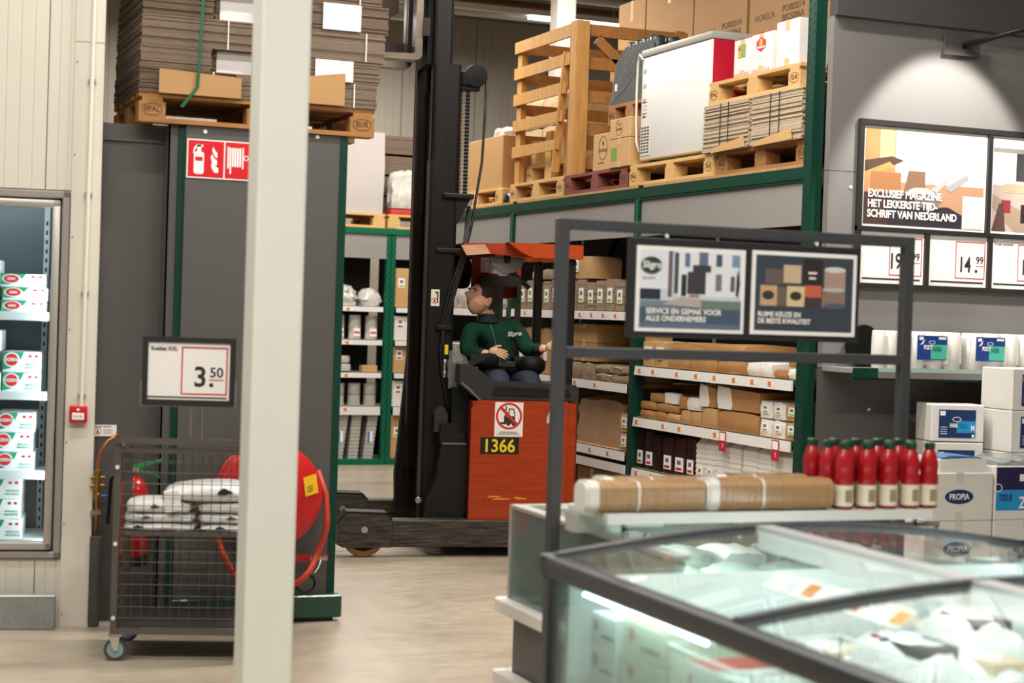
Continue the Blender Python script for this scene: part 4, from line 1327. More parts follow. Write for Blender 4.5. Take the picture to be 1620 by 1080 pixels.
def carton(w_, d_, h_, label, m=None, seam=True, group=None, name='carton'):
    o = G().rbox(0, w_, 0, d_, 0, h_, .004).obj(name, m or kraft)
    tag(o, label, 'box', group)
    tp = mat('packing_tape', '#c9b18c', .3, coat=.3)
    if seam:
        G().box(w_ / 2 - .025, w_ / 2 + .025, -.0012, .0, h_ * .78, h_).obj('tape', tp, o)
        G().box(w_ / 2 - .025, w_ / 2 + .025, -.0012, .0, 0, h_ * .18).obj('tape', tp, o)
        G().box(w_ / 2 - .025, w_ / 2 + .025, 0, d_, h_, h_ + .0012).obj('tape', tp, o)
    return o

# ---------------- bay 1
n1 = 'kraft packs on the upper shelf of the near bay'
for k, (y, w_, h_) in enumerate(((10.20, .17, .17), (10.02, .17, .17))):
    o = put(pack('kraft_pack', w_, .3, h_, kp2, '%s small labelled kraft pack left of the long bundles on upper shelf' % ORD[k], 'packaging', k, .05, .003, n1), y, 1.273)
    sticker(o, .03, .13, .05, .13, redink)
for k, (y, w_, h_, zz, dx) in enumerate(((9.83, .30, .08, 0, .03), (9.52, .34, .085, 0, .03), (9.17, .35, .08, 0, .03), (9.80, .42, .085, .09, .04), (9.36, .52, .09, .09, .04))):
    put(pack('kraft_bundle', w_, .42, h_, kp, ('long kraft bundle lying left on the upper shelf', 'long kraft bundle in the middle of the upper shelf', 'long kraft bundle at the right of the upper shelf',
        'top left long kraft bundle behind the frame signs', 'top right long kraft bundle behind the frame signs')[k], 'packaging', 10 + k, .12, .004, n1), y, 1.273 + zz, dx)
for k, y in enumerate((8.80, 8.655)):
    put(pack('white_tray_pack', .14, .4, .085, fw_, 'white-ended tray pack, %s of two on the upper shelf near the post' % ORD[k], 'packaging', 20 + k, .12, .003), y, 1.273)
put(pack('kraft_bundle', .145, .4, .05, kp, 'flat kraft bundle beside the green end post on upper shelf', 'packaging', 23, .1, .003), 8.49, 1.273)
put(pack('white_tray_pack', .13, .4, .06, fw_, 'low white tray pack touching the green end post on upper shelf', 'packaging', 24, .1, .003), 8.33, 1.273)
put(pack('kraft_bundle', .27, .3, .06, kp, 'kraft bundle lying on the low packs by the end post', 'packaging', 25, .1, .003), 8.48, 1.273 + .064, .12)
# shelf .925
mid = 'kraft packs on the middle shelf of the near bay'
spec = [(10.22, .22, .055, 0, kp), (9.99, .15, .055, 0, kp), (10.22, .24, .055, .058, kp), (9.97, .30, .055, .058, kp), (10.08, .20, .06, .116, kp), (9.83, .19, .055, 0, kp2), (9.63, .13, .09, 0, kp2), (9.49, .13, .09, 0, kp2),
        (9.665, .11, .085, .092, kp), (9.35, .2, .125, 0, kp2), (9.14, .50, .125, 0, kp)]
nm = ['lowest flat kraft bundle at the left of the middle shelf', 'second lowest flat kraft bundle on the middle shelf', 'flat kraft bundle in the second layer beside the post', 'wide flat kraft bundle in the second layer',
      'topmost flat kraft bundle at left of the middle shelf', 'pale kraft block left of two narrow ones, middle shelf', 'narrow pale kraft block on the middle shelf', 'narrow pale kraft block right of its twin',
      'small kraft block standing on the pale blocks', 'square pale kraft block under the white-ended pack', 'long low kraft block under the biggest white-ended pack']
for k, (y, w_, h_, zz, m_) in enumerate(spec):
    put(pack('kraft_bundle', w_, .45, h_, m_, nm[k], 'packaging', 30 + k, .1, .003, mid), y, .925 + zz)
put(pack('white_tray_pack', .16, .3, .085, fw_, 'small square white tray pack on pale kraft blocks', 'packaging', 45, .12, .003, mid), 9.545, .925 + .092)
put(pack('white_tray_pack', .18, .05, .07, fw_, 'white end of a bundle at the left of the middle shelf', 'packaging', 46, .12, .003, mid), 9.86, .925 + .116, .03)
for k, (y, w_, bw) in enumerate(((9.36, .05, .13), (9.13, .11, .38))):
    t = thing('tray_bundle', ('smaller', 'bigger')[k] + ' tilted bundle of white trays wrapped in kraft paper', 'packaging', (0, 0, 0), 0, mid)
    h_ = .13
    G().prism([(0, 0), (w_ + .05, 0), (w_ + .06, h_ * .2), (w_ + .03, h_), (-.01, h_ + .01), (-.02, h_ * .5)], 'y', 0, .4).obj('white_end', fw_, t)
    G().prism([(w_ + .055, 0), (w_ + bw, 0), (w_ + bw, h_ * .92), (w_ + .032, h_)], 'y', .004, .4).obj('kraft_wrap', kp, t)
    put(t, y, .925 + .127)
for r in range(2):
    for c in range(3):
        o = pack('bowl_pack', .139 if c < 2 else .125, .3, .105, fw_ if c < 2 else kp2, '%s bowl pack with green label, %s from left, %s row by the post' % ('white' if c < 2 else 'tan', ORD[c], ('lower', 'upper')[r]), 'packaging', 60 + r * 3 + c, .1, .004, 'labelled bowl packs')
        put(o, 8.625 - c * .146, .925 + r * .107)
        sticker(o, .035, .1, .03, .08, lgreen, -.003)
# shelf .58
for k, (y, w_, h_, m_) in enumerate(((10.245, .11, .27, blkp), (10.12, .13, .265, blkp), (9.98, .1, .25, blkp), (9.86, .145, .245, purp), (9.70, .16, .25, purp), (9.53, .12, .265, blkp))):
    o = pack('dark_tray_pack', w_, .38, h_, m_, 'tall film-wrapped dark tray pack, %s from left on the low shelf' % ORD[k], 'packaging', 80 + k, .06, .004, 'dark tray packs')
    put(o, y, .58)
    if k != 2:
        sticker(o, w_ * .2, w_ * .85, .03, .12, redink, -.003)
def foam_stack(w_, d_, h_, label, n=14, group='white foam box stacks'):
    g = G()
    hb = h_ * .84
    for i in range(n):
        e = .0 if i % 2 else .0025
        g.box(e, w_ - e, e, d_ - e, hb * i / n, hb * (i + 1) / n)
    g.add([(0, 0, hb), (w_, 0, hb), (w_, d_, hb), (0, d_, hb), (w_ * .13, .03, h_), (w_ * .87, .03, h_), (w_ * .87, d_ - .03, h_), (w_ * .13, d_ - .03, h_)], [(0, 1, 5, 4), (1, 2, 6, 5), (2, 3, 7, 6), (3, 0, 4, 7), (4, 5, 6, 7)])
    return tag(g.obj('foam_box_stack', foam), label, 'packaging', group)
for k, (y, w_, h_) in enumerate(((9.395, .12, .27), (9.27, .13, .275), (9.135, .155, .285), (8.975, .145, .285), (8.80, .17, .285), (8.625, .16, .28), (8.46, .22, .285))):
    o = put(foam_stack(w_, .35, h_, 'stack of white foam boxes, %s from left on the low shelf' % ORD[k]), y, .58, .03)
    if k < 4:
        sticker(o, .03, .085, .02, .09, redink, -.002)
for k, y in enumerate((9.02, 8.40)):
    t = thing('promo_card', 'red and white price flag hanging from the middle rail, %s of two' % ORD[k], 'sign', (RX - .018, y, .80), Q, 'promo flags')
    G().box(0, .08, 0, .002, 0, .12).obj('card', mat('promo_red', '#b5203a', .5), t)
    G().rect(.008, .072, .065, .112, -.0006).obj('card_print', paper, t)
    text('1', .04, paper, t, (.035, -.001, .02))
# bottom shelf (mostly hidden)
for k, y in enumerate((10.1, 9.5, 8.9)):
    put(carton(.45, .4, .28, 'brown carton on the lowest shelf of the near bay, %s from left' % ORD[k], kraft2), y, .16)

# ---------------- bay 2
def fibre_bundle(w_, h_, label, seed, group):
    g = G()
    n = 12
    rnd = random.Random(seed)
    for i in range(n):
        e = rnd.uniform(0, .004)
        q = .012 * abs(i / n - .5)
        g.box(e + q, w_ - e - q, e, .3 - e, h_ * i / n, h_ * (i + 1) / n - .001)
    o = tag(g.obj('fibre_plate_bundle', kgrey), label, 'packaging', group)
    sticker(o, w_ * .25, w_ * .75, h_ * .25, h_ * .72, lgreen, -.001)
    return o
for k in range(13):
    y = 12.46 - k * .163
    put(fibre_bundle(.15, .215 + .012 * math.sin(k * 2.1), 'brown fibre plate bundle, %s from left on the top shelf behind the driver' % ORD[k], k, 'fibre bundles'), y, 1.638)
for k, (y, w_, h_) in enumerate(((12.2, .19, .07), (11.98, .2, .08), (11.40, .3, .17))):
    o = put(pack('kraft_pack', w_, .26, h_, kgrey if k < 2 else kp2, ('small grey pack lying on the fibre bundles', 'second small grey pack lying on the fibre bundles', 'tall kraft pack on top of the fibre bundles')[k], 'packaging', 100 + k, .1, .003), y, 1.638 + .232)
    if k == 2:
        sticker(o, .03, .09, .05, .14, lgreen)
for k in range(5):
    o = put(pack('kraft_pack', .155, .3, .36, kp2, 'tall narrow kraft pack, %s from left beside the driver' % ORD[k], 'packaging', 110 + k, .05, .004, 'tall kraft packs'), 12.45 - k * .165, 1.14)
    sticker(o, .05, .11, .1, .17, None)
put(carton(.42, .35, .135, 'small brown carton stacked on kraft packs, lower one', kraft), 11.42, 1.14 + .125, .05)
put(carton(.42, .35, .135, 'small brown carton stacked on kraft packs, upper one', kraft2), 11.42, 1.14 + .262, .05)
for k, (y, w_, zz) in enumerate(((11.40, .2, 0), (11.19, .21, 0), (10.96, .28, 0), (10.66, .27, 0), (10.96, .25, .058), (10.68, .27, .058))):
    put(pack('kraft_pack', w_, .35, .12 if k < 2 else .055, kgrey, 'wrinkled wrapped kraft pack, %s of six on the shelf right of the truck' % ORD[k], 'packaging', 120 + k, .12, .006, 'wrinkled kraft packs'), y, 1.14 + zz)
put(pack('wood_block', .05, .3, .33, woods[3], 'upright pale wooden plank end beside the middle post', 'plank', 3, .0, .0), 10.40, 1.14 + .125, .03)
o = put(pack('wrapped_bale', .80, .5, .35, mat('film_wrapped_kraft', '#a8835a', .35, bump=.7, bscale=9, coat=.6, vary=.12, vscale=5), 'large film-wrapped brown bale on the low shelf right of the truck', 'packaging', 130, .12, .012, None, 9), 11.32, .672, .06)
for k, (y, zz) in enumerate(((10.50, 0), (10.50, .131))):
    o = put(pack('kraft_pack', .15, .28, .13, kp2, ('lower', 'upper')[k] + ' labelled kraft pack beside the film-wrapped bale', 'packaging', 140 + k, .08, .004), y, .672 + zz, .02)
    sticker(o, .04, .11, .03, .1, lgreen)
for k, y in enumerate((11.9, 11.2)):
    put(carton(.5, .45, .3, '%s dark carton on the lowest shelf right of the truck' % ORD[k], kraft), y, .2)

# ---------------- bay 3 (behind mast and driver)
for k, (y, w_, h_) in enumerate(((14.5, .38, .25), (14.07, .44, .27), (13.58, .4, .22), (13.13, .33, .2))):
    put(pack('plastic_bag_pack', w_, .35, h_, bagm, 'clear plastic bag of tubs, %s from left on the shelf behind the mast' % ORD[k], 'packaging', 150 + k, .3, .015, 'bags behind the mast', 8), y, 1.632)
for k in range(5):
    g = G()
    for r_ in range(2):
        g.lathe([(.045, .0), (.06, .09), (.062, .1), (.045, .1), (.06, .19), (.062, .2)], 14, (.07 + r_ * .13, .09, 0))
    o = tag(g.obj('cup_pack', cupm, None, smooth='auto'), 'clear cup pack, %s from left on the shelf behind the driver\'s arm' % ORD[k], 'packaging', 'cup packs')
    put(o, 14.4 - k * .29, 1.10)
for k, y in enumerate((14.4, 13.7)):
    put(carton(.5, .4, .3, '%s brown carton low in the far bay behind the truck' % ORD[k], kraft), y, .6)

# ================================================================ goods on top of the right rack
TZ = 2.5008
def top(o, y, z=TZ, dx=.02, rz=0):
    o.location = (RX + dx, y, z)
    o.rotation_euler = (0, 0, Q + rz)
    return o
pallet('yellow wooden pallet under the white chest freezer', (RX + .02, 10.48, TZ), Q, 3)
pallet('brown wooden pallet at the end post under the grey cardboard stack', (RX + .03, 9.255, TZ), Q, 1, 1.06)
pallet('dark red painted wooden pallet under the tan cartons', (RX + .02, 11.60, TZ), Q, 2, 1.09)
pallet('pale wooden pallet lowest under the wooden crate', (RX + .02, 12.70, TZ), Q, 0, 1.08)
pallet('pale wooden pallet second from below under the crate wood', (RX + .11, 12.58, TZ + .145), Q, 0, .88, .72)
# chest freezer standing on its pallet
CF = thing('chest_freezer', 'white chest freezer with a red end on the yellow pallet', 'freezer', (RX + .05, 10.40, TZ + .1445), Q)
cfw = mat('freezer_white', '#dfe0dd', .3, vary=.02)
W_, D_ = .99, .62
G().rbox(0, W_, 0, D_, .03, .735, .012, 2).obj('cabinet', cfw, CF, smooth='auto')
G().rbox(-.008, W_ + .008, -.008, D_, .735, .785, .01, 2).obj('lid', mat('lid_grey', '#9d9a92', .4), CF, smooth='auto')
rp = G().box(W_, W_ + .004, .012, D_ - .012, .05, .73).obj('red_end_panel', mat('advert_red', '#b3122c', .4, vary=.08, vscale=5), CF)
G().prism(circ(.18, .28, .12, 20), 'x', W_ + .004, W_ + .0055).obj('advert_round', mat('advert_red2', '#cf3b2a', .4), rp)
for k in range(4):
    G().box((.05, .9, .05, .9)[k], (.13, .98, .13, .98)[k], (.05, .05, .5, .5)[k], (.12, .12, .57, .57)[k], 0, .03).obj('foot', blk, CF)
gr = G().box(.02, .155, -.004, 0, .06, .27).obj('vent_grille', mat('vent_plastic', '#cfcdc6', .5), CF)
for i in range(3):
    for j in range(9):
        G().rect(.03 + i * .042, .062 + i * .042, .075 + j * .021, .086 + j * .021, -.0046).obj('vent_slot', mat('slot_black', '#2b2a28', .7), gr)
G().tube([(.02, -.005, .72), (-.015, -.012, .76), (-.045, -.01, .70), (-.05, -.01, .5), (-.045, -.01, .3), (-.03, -.01, .16), (.0, -.005, .09)], .008, 8).obj('power_cable', mat('cable_white', '#dcd8ce', .5), CF, smooth=True)
for k in range(4):
    G().rect(.03, .075, .62 - k * .1, .65 - k * .1, -.0006).obj('small_print', mat('print_grey', '#aaa69f', .6), CF)
for k in range(5):
    G().rect(.03, .1, .42 - k * .025, .428 - k * .025, -.0006).obj('red_print', mat('print_pink', '#d79c98', .6), CF)
# grey flat-box stack on the end pallet
z = TZ + .1455
for r in range(2):
    for c in range(2):
        o = sheets(.565, .6, .145, 18, cardl, 200 + r * 2 + c, .006, 'cardboard_bundle')
        tag(o, '%s %s bundle of pale flat cardboard below the small pallet' % (('lower', 'upper')[r], ('left', 'right')[c]), 'cardboard', 'pale cardboard bundles')
        top(o, 9.39 - c * .60, z + r * .148, .0)
        for q in (.22, .32):
            G().box(q, q + .006, -.009, -.006, 0, .144).obj('tie_string', ink, o)
    for c in range(2):
        pass
for k, (y, w_) in enumerate(((9.26, .42), (8.74, .44))):
    o = G().prism([(0, 0), (w_, .01), (w_ - .02, .075), (w_ * .5, .05), (.02, .03)], 'y', 0, .004).obj('cardboard_flap', kraft2)
    tag(o, 'torn tan cardboard flap sticking out under the pale stack, %s one' % ('left', 'right')[k], 'cardboard')
    top(o, y, TZ + .135, -.018)
pallet('small pale pallet carrying the three white boxes', (RX + .02, 9.37, TZ + .1455 + .2965), Q, 0, 1.08)
zb = TZ + .1455 + .2965 + .1445
specb = [(9.12, .205, .235, 'white box with a green vegetable picture on the small pallet'), (8.91, .235, .24, 'white box with a red and yellow emblem on the small pallet'), (8.62, .25, .27, 'plain taller white box beside the green end post')]
wbm = mat('white_carton', '#d8d6d2', .5)
for k, (y, w_, h_, lb) in enumerate(specb):
    o = carton(w_, .38 if k == 2 else .2, h_, lb, wbm)
    top(o, y, zb, .05)
    if k < 2:
        for q in range(12):
            G().rect(.01 + q * (w_ - .02) / 12, .016 + q * (w_ - .02) / 12, .004, .026, -.001).obj('red_dash', redink, o)
        G().prism([(0, h_ - .004), (w_, h_ - .004), (w_, h_ + .001), (0, h_ + .001)], 'y', -.0012, .01).obj('pink_edge', mat('pink_edge', '#b94a66', .5), o)
    if k == 0:
        G().rect(.05, .14, .12, .2, -.0015).obj('picture', mat('pic_green', '#7d9a52', .5), o)
        G().rect(.05, .085, .12, .2, -.002).obj('picture', mat('pic_yellow', '#d8a824', .5), o)
        G().flat(circ(.068, .175, .014), -.0025).obj('picture', redink, o)
    if k == 1:
        G().flat([(.06, .15), (.06, .19), (.115, .215), (.17, .19), (.17, .15), (.115, .125)], -.0015).obj('emblem', mat('emblem_red', '#c8203a', .5), o)
        G().flat(circ(.115, .18, .02, 14, .024), -.0022).obj('emblem', mat('emblem_gold', '#e0a52a', .5), o)
        G().rect(.07, .16, .148, .158, -.0022).obj('emblem', paper, o)
# tan cartons on the red pallet, pallet with wrapped cans above
def oil(o, x, z, s):
    G().ring(circ(x, z, s, 20, s * 1.15), circ(x, z, s * .93, 20, s * 1.08), 'y', -.0015, -.0005).obj('logo_ring', mat('carton_ink', '#5a4632', .7), o)
    text('OLITALIA', s * .42, mat('carton_ink', '#5a4632', .7), o, (x, -.001, z - s * .35), align='CENTER', bold=.0004)
    G().flat(circ(x, z + s * .45, s * .22, 10), -.0012).obj('logo_mark', mat('carton_ink', '#5a4632', .7), o)
o = top(carton(.30, .5, .265, 'tan carton with round oil emblem, left one on the red pallet', kraft2, False), 11.12, TZ + .1445, .03)
oil(o, .17, .16, .075)
text('www.olitalia.com', .016, mat('carton_ink', '#5a4632', .7), o, (.09, -.001, .05))
o = top(carton(.33, .5, .2, 'tan carton with a green label, lower right on the red pallet', kraft2), 10.80, TZ + .1445, .01)
G().rect(.03, .12, .05, .14, -.0012).obj('green_label', mat('label_lime', '#6f9a2e', .5), o)
o = top(carton(.33, .5, .14, 'tan carton with round oil emblem above the green label carton', kraft2), 10.80, TZ + .1445 + .2025, .01)
oil(o, .15, .075, .05)
pallet('small brown pallet carrying the film-wrapped cans', (RX + .16, 11.16, TZ + .1445 + .3445), Q, 1, .7)
WC = thing('wrapped_can_stack', 'stretch-wrapped stack of dark cans left of the chest freezer', 'cans', (RX + .16, 11.13, TZ + .1445 + .3445 + .1448), Q)
canm = mat('can_dark', '#343a38', .35, metal=.3, vary=.15, vscale=6)
cand = mat('can_lid', '#2f5b4a', .35)
_can = G().lathe([(.05, 0), (.054, .006), (.054, .128), (.05, .134)], 16).mesh('can', canm, 'auto')
_lid = G().lathe([(.048, .134), (.053, .138), (.053, .142), (.044, .141)], 16).mesh('can_lid', cand, 'auto')
for l in range(3):
    for i in range(5):
        for j in range(2):
            if l == 2 and i == 0:
                continue
            q = link('can', _can, WC, (.09 + i * .115 + l * .01, .08 + j * .115, .005 + l * .145))
            link('can_lid', _lid, q)
G().prism([(-.03, 0), (.66, 0), (.66, .40), (.2, .40), (.05, .30)], 'y', .01, .013).prism([(-.03, 0), (.66, 0), (.66, .40), (.2, .40), (.05, .30)], 'y', .26, .263).obj('stretch_film', glass('stretch_film', '#e4e4e0', 1.0, .15, haze=.16), WC)
for k in range(8):
    G().bar((-.02 + k * .03, .006, .02 + k * .01), (.30 + k * .06, .006, .40), .004, .003).obj('film_fold', clear, WC)
G().rect(.06, .1, .1, .15, .004).obj('paper_label', paper, WC)
# open wooden crate, leaning slats
CR = thing('wooden_crate', 'tall open wooden crate with slanted front slats on the right rack', 'crate', (RX + .03, 12.69, TZ + .1445), Q)
cwood = mat('crate_wood', '#b98948', .7, vary=.2, vscale=3, stretch=(9, 9, 1), bump=.12, bscale=30)
cwood2 = mat('crate_wood_dark', '#a06c34', .75, vary=.2, vscale=3, stretch=(1, 9, 9), bump=.12, bscale=30)
CH = 1.16
G().box(0, .09, .02, .07, 0, CH - .02).obj('post', cwood, CR)
G().box(1.10, 1.2, .0, .11, 0, CH).obj('post', cwood, CR)
G().box(1.02, 1.08, .03, .07, .0, CH - .04).obj('inner_post', cwood2, CR)
for x in (0, 1.08):
    G().box(x, x + .09, .85, .93, 0, CH).obj('post', cwood2, CR)
_rn = random.Random(4)
for k in range(5):
    z0 = CH - .1 - k * .212
    xr = (1.1, 1.08, 1.0, .95, .9)[k]
    G().prism([(-.02, z0), (xr, z0 - .01 + .004 * k), (xr, z0 + .085), (-.02, z0 + .092)], 'y', -.002, .018).obj('slat', cwood, CR)
for k in range(5):
    z0 = CH - .1 - k * .25
    G().box(1.12, 1.15, .11, .93, z0, z0 + .09).obj('side_slat', cwood2, CR)
    G().box(.02, .045, .07, .85, z0, z0 + .09).obj('side_slat', cwood2, CR)
    G().box(0, 1.17, .93, .95, z0, z0 + .09).obj('back_slat', cwood2, CR)
G().bar((1.135, .2, CH - .12), (1.135, .8, CH - .6), .03, .08).obj('diagonal_slat', cwood2, CR)
G().bar((.83, .02, .05), (1.0, .02, .95), .022, .06).obj('loose_slat', cwood, CR)
for k in range(6):
    ws, hs_ = (.1, .1, .09, .14, .1, .1)[k], (.2, .16, .26, .2, .3, .18)[k]
    o = G().rbox(0, ws, 0, .1 + .05 * (k % 2), 0, hs_, .004).obj('wood_offcut', woods[(0, 1, 3, 1, 0, 3)[k]])
    tag(o, 'pale wooden block standing inside the crate, %s from left' % ORD[k], 'wood block', 'wood blocks in the crate')
    top(o, 12.57 - k * .145, TZ + .145 + .1453, .14 + .03 * (k % 2), .15 * math.sin(k))
# cartons, bag and block at the far end
pallet('pale pallet under the big plain carton behind the mast', (RX + .06, 14.2, TZ), Q, 0, 1.2)
top(carton(.82, .6, .44, 'big plain tan carton on the rack right of the mast chain', kraft, False), 13.86, TZ + .1446, .08)
top(carton(.26, .4, .56, 'narrow tan carton between the big carton and the crate', kraft, False), 12.89 + .1, TZ + .0004, .32)
o = pack('plastic_bag_pack', .3, .2, .1, bagm, 'crumpled white film lying on the big tan carton', 'packaging', 300, .4, .01)
top(o, 13.5, TZ + .1446 + .4405, .15)
o = pack('black_bag', .165, .16, .1, mat('black_plastic', '#1d1f22', .3, bump=.3), 'small black bag beside the crate pallet on the rack', 'bag', 301, .4, .006)
top(o, 12.885, TZ, .02)
o = G().rbox(0, .1, 0, .1, 0, .13, .004).obj('wood_offcut', woods[3])
tag(o, 'pale wooden block left of the small black bag', 'wood block')
top(o, 12.995, TZ, .03)
# film-wrapped cartons at the back
t = thing('wrapped_carton_stack', 'film-wrapped stack of pale cartons behind the big tan carton', 'boxes', (6.0, 14.80, TZ), Q)
wc = mat('film_carton', '#b59a74', .35, bump=.6, bscale=14, coat=.6, vary=.12, vscale=6)
for r in range(4):
    for c in range(2):
        pillow(.52, .7, .27, 6, .05, .006, 310 + r * 2 + c).obj('carton', wc, t, (c * .53, 0, r * .275), smooth='auto')
# second rack behind with high brown cartons
RB = thing('pallet_rack', 'rear green rack row carrying the tall brown cartons', 'rack')
for y in (8.6, 11.0, 13.6):
    for x in (6.2, 7.1):
        G().box(x, x + .06, y, y + .08, 0, 2.6).obj('upright', green, RB)
for x in (6.2, 7.11):
    G().box(x, x + .05, 8.6, 13.68, 2.6, 2.69).obj('beam', green, RB)
G().box(6.2, 7.16, 8.6, 13.68, 2.69, 2.71).obj('deck_board', wood_edge, RB)
bspec = [(13.35, .55, .75, 0), (12.78, .84, .80, 0), (11.92, .84, .78, 0), (11.06, .84, .80, 0), (10.2, .84, .8, 0), (9.34, .7, .8, 0), (13.30, .52, .8, 1), (12.76, .84, .86, 1), (11.90, .84, .95, 1), (11.02, .86, .92, 1), (10.14, .8, .92, 1)]
for k, (y, w_, h_, l) in enumerate(bspec):
    o = carton(w_, .8, h_, ('lower tall brown carton on the rear rack, %s from left' if l == 0 else 'upper tall brown carton under the ceiling, %s from left') % ORD[k if l == 0 else k - 6], kraft, True, 'tall brown cartons')
    o.location = (6.28, y, 2.711 + (.802 if l else 0))
    o.rotation_euler = (0, 0, Q)
    if l:
        text('PO002014\nBB25006A\n50 PCS', .07, mat('carton_ink', '#5a4632', .7), o, (w_ * .55, -.001, .32), bold=.001)
        text('HORECA', .07, mat('carton_ink', '#5a4632', .7), o, (w_ * .1, -.001, .3))

# ================================================================ BACK RACK (front y = 16.4, runs along x)
BY = 16.4
BR = thing('pallet_rack', 'far green shelving rack seen left of the truck mast', 'rack', (0, 0, 0))
bx = [3.3, 5.21, 7.4]
for x in bx:
    for dx in (0, .052):
        u = G().box(0, .045, 0, .06, 0, 2.42).obj('upright', tgreen, BR, (x + dx, BY - .01, 0))
        rack_slots(.006, .039, .1, 2.4, u, step=.07, w=.01, h=.03)
for k in range(2):
    x0, x1 = bx[k] + .1, bx[k + 1]
    G().box(x0 - .05, x1 + .05, BY - .02, BY + .03, 2.36, 2.42).obj('front_beam', tgreen, BR)
    G().box(x0, x1, BY + .0, BY + .9, 2.40, 2.425).obj('deck_board', wood_edge, BR)
    G().box(x0, x1, BY + .0, BY + .012, 2.11, 2.36).obj('fascia_panel', lgrey, BR)
    G().box(x0, x1, BY + .55, BY + .57, 0, 2.36).obj('back_panel', rackdk, BR)
    G().box(x0, x1, BY - .01, BY + .04, .0, .06).obj('base_beam', tgreen, BR)
    G().box(x0, x1, BY + .04, BY + .55, .03, .06).obj('base_board', tgreen, BR)
    for z in (1.62, 1.28, .945, .60):
        shelf_unit(BR, x0, BY, 0, x1 - x0, z, .5, (.25, .9, 1.4), .05 if z != .6 else .085, rail_w)
def putb(o, x, z, y=.03):
    o.location = (x, BY + y, z + .001)
    return o
g_ = 'goods on the far shelves'
for k, (x, w_, h_) in enumerate(((4.36, .29, .22), (4.69, .24, .22), (4.965, .225, .19))):
    putb(pack('plastic_bag_pack', w_, .3, h_, bagm, 'puffy clear bag, %s from left on top shelf of the far rack' % ORD[k], 'packaging', 400 + k, .45, .018, g_, 8), x, 1.62)
for k in range(4):
    x = 4.50 + k * .175
    o = tag(G().lathe([(.058, 0), (.066, .01), (.062, .1), (.066, .12), (.062, .22), (.06, .245)], 14, (.08, .09, 0)).obj('cup_pack', mat('frosted_cups', '#c9c5bd', .3, vary=.1, vscale=12, coat=.5), None, smooth='auto'), 'tall frosted cup pack, %s from left on the far rack' % ORD[k], 'packaging', g_)
    putb(o, x, 1.28)
    s = G().box(.05, .12, .018, .024, .03, .11).obj('label', paper, o)
    G().rect(.055, .115, .06, .08, .0165).obj('label_stripe', mat('label_orange_red', '#d8472a', .5), s)
for k, (x, zz) in enumerate(((4.56, 0), (4.74, 0), (4.56, .085), (4.73, .085), (4.6, .17))):
    o = tag(G().lathe([(.05, 0), (.075, .012), (.08, .05), (.07, .08), (.03, .083)], 14, (.08, .08, 0)).obj('bowl_pack', cupm, None, smooth='auto'), 'clear round bowl pack, %s of the far rack pile' % ORD[k], 'packaging', g_)
    putb(o, x, .945 + zz)
putb(carton(.16, .12, .07, 'small tan spoon box on the far rack middle shelf', kraft2, False), 5.0, .945)
for r in range(2):
    for c in range(4):
        o = tag(G().lathe([(.06, 0), (.068, .01), (.066, .095), (.072, .11), (.05, .115)], 14, (.08, .08, 0)).obj('tub_pack', cupm, None, smooth='auto'), 'clear ribbed tub pack, %s from left, %s row on the far rack' % (ORD[c], ('lower', 'upper')[r]), 'packaging', g_)
        putb(o, 4.52 + c * .17, .60 + r * .1165)
for k in range(6):
    g = G()
    n = 24
    lean = .05 * (1 if k % 2 else .7)
    for i in range(n):
        e = .004 * (i % 2)
        sx = lean * i / n
        g.box(.0 + sx + e, .105 + sx - e, e, .2 - e, .45 * i / n, .45 * (i + 1) / n - .002)
    o = tag(g.obj('tray_stack', cupv), 'tall leaning stack of clear trays, %s from left at bottom of far rack' % ORD[k], 'packaging', g_)
    putb(o, 4.245 + k * .157, .06)
    if k in (3, 5):
        s = G().box(.05, .1, -.004, .002, .17, .28).obj('label', paper, o)
        G().rect(.05, .07, .17, .28, -.005).obj('label_stripe', mat('label_blue', '#2a6fb5', .5), s)
for k, (z, h_) in enumerate(((1.62, .4), (1.28, .25), (.945, .27), (.60, .26), (.06, .45))):
    o = putb(carton(.3, .3, h_, 'box right of the far rack post, %s shelf from the top' % ORD[k], (kraft2, fw_, kraft2, fw_, kraft2)[k], False), 5.325, z)
    sticker(o, .03, .1, h_ * .5, h_ * .5 + .1, redink if k in (1, 2, 3) else lgreen, -.001)
# goods on top of the far rack
pallet('pale pallet under the white wrapped block on the far rack', (4.02, BY + .02, 2.426), 0, 3, 1.17, .8, False)
pallet('pale pallet on the far rack right of its post', (5.22, BY + .02, 2.426), 0, 3, 1.17, .8, False)
o = pillow(1.0, .7, .85, 8, .03, .004, 420).obj('wrapped_block', mat('white_wrap', '#b9b4b2', .3, bump=.35, bscale=5, coat=.5), None, (4.18, BY + .05, 2.5715), smooth='auto')
tag(o, 'large white film-wrapped block on the far rack', 'packaging')
for r in range(4):
    o = sheets(.5, .6, .19, 10, card, 430 + r, .004)
    o.location = (5.24, BY + .3, 2.5715 + r * .215)
    tag(o, 'brown cardboard bundle on the far rack, %s from below' % ORD[r], 'cardboard', 'far cardboard bundles')
o = pack('red_flat_pack', .36, .22, .06, mat('flat_red', '#c23a34', .4), 'thin red flat pack under the clear bag on the far rack', 'packaging', 440, .1, .003)
o.location = (5.25, BY + .04, 2.5715)
o = pack('plastic_bag_pack', .34, .2, .40, bagm, 'tall crumpled clear bag on the far rack', 'packaging', 441, .3, .018, None, 8)
o.location = (5.255, BY + .05, 2.6385)
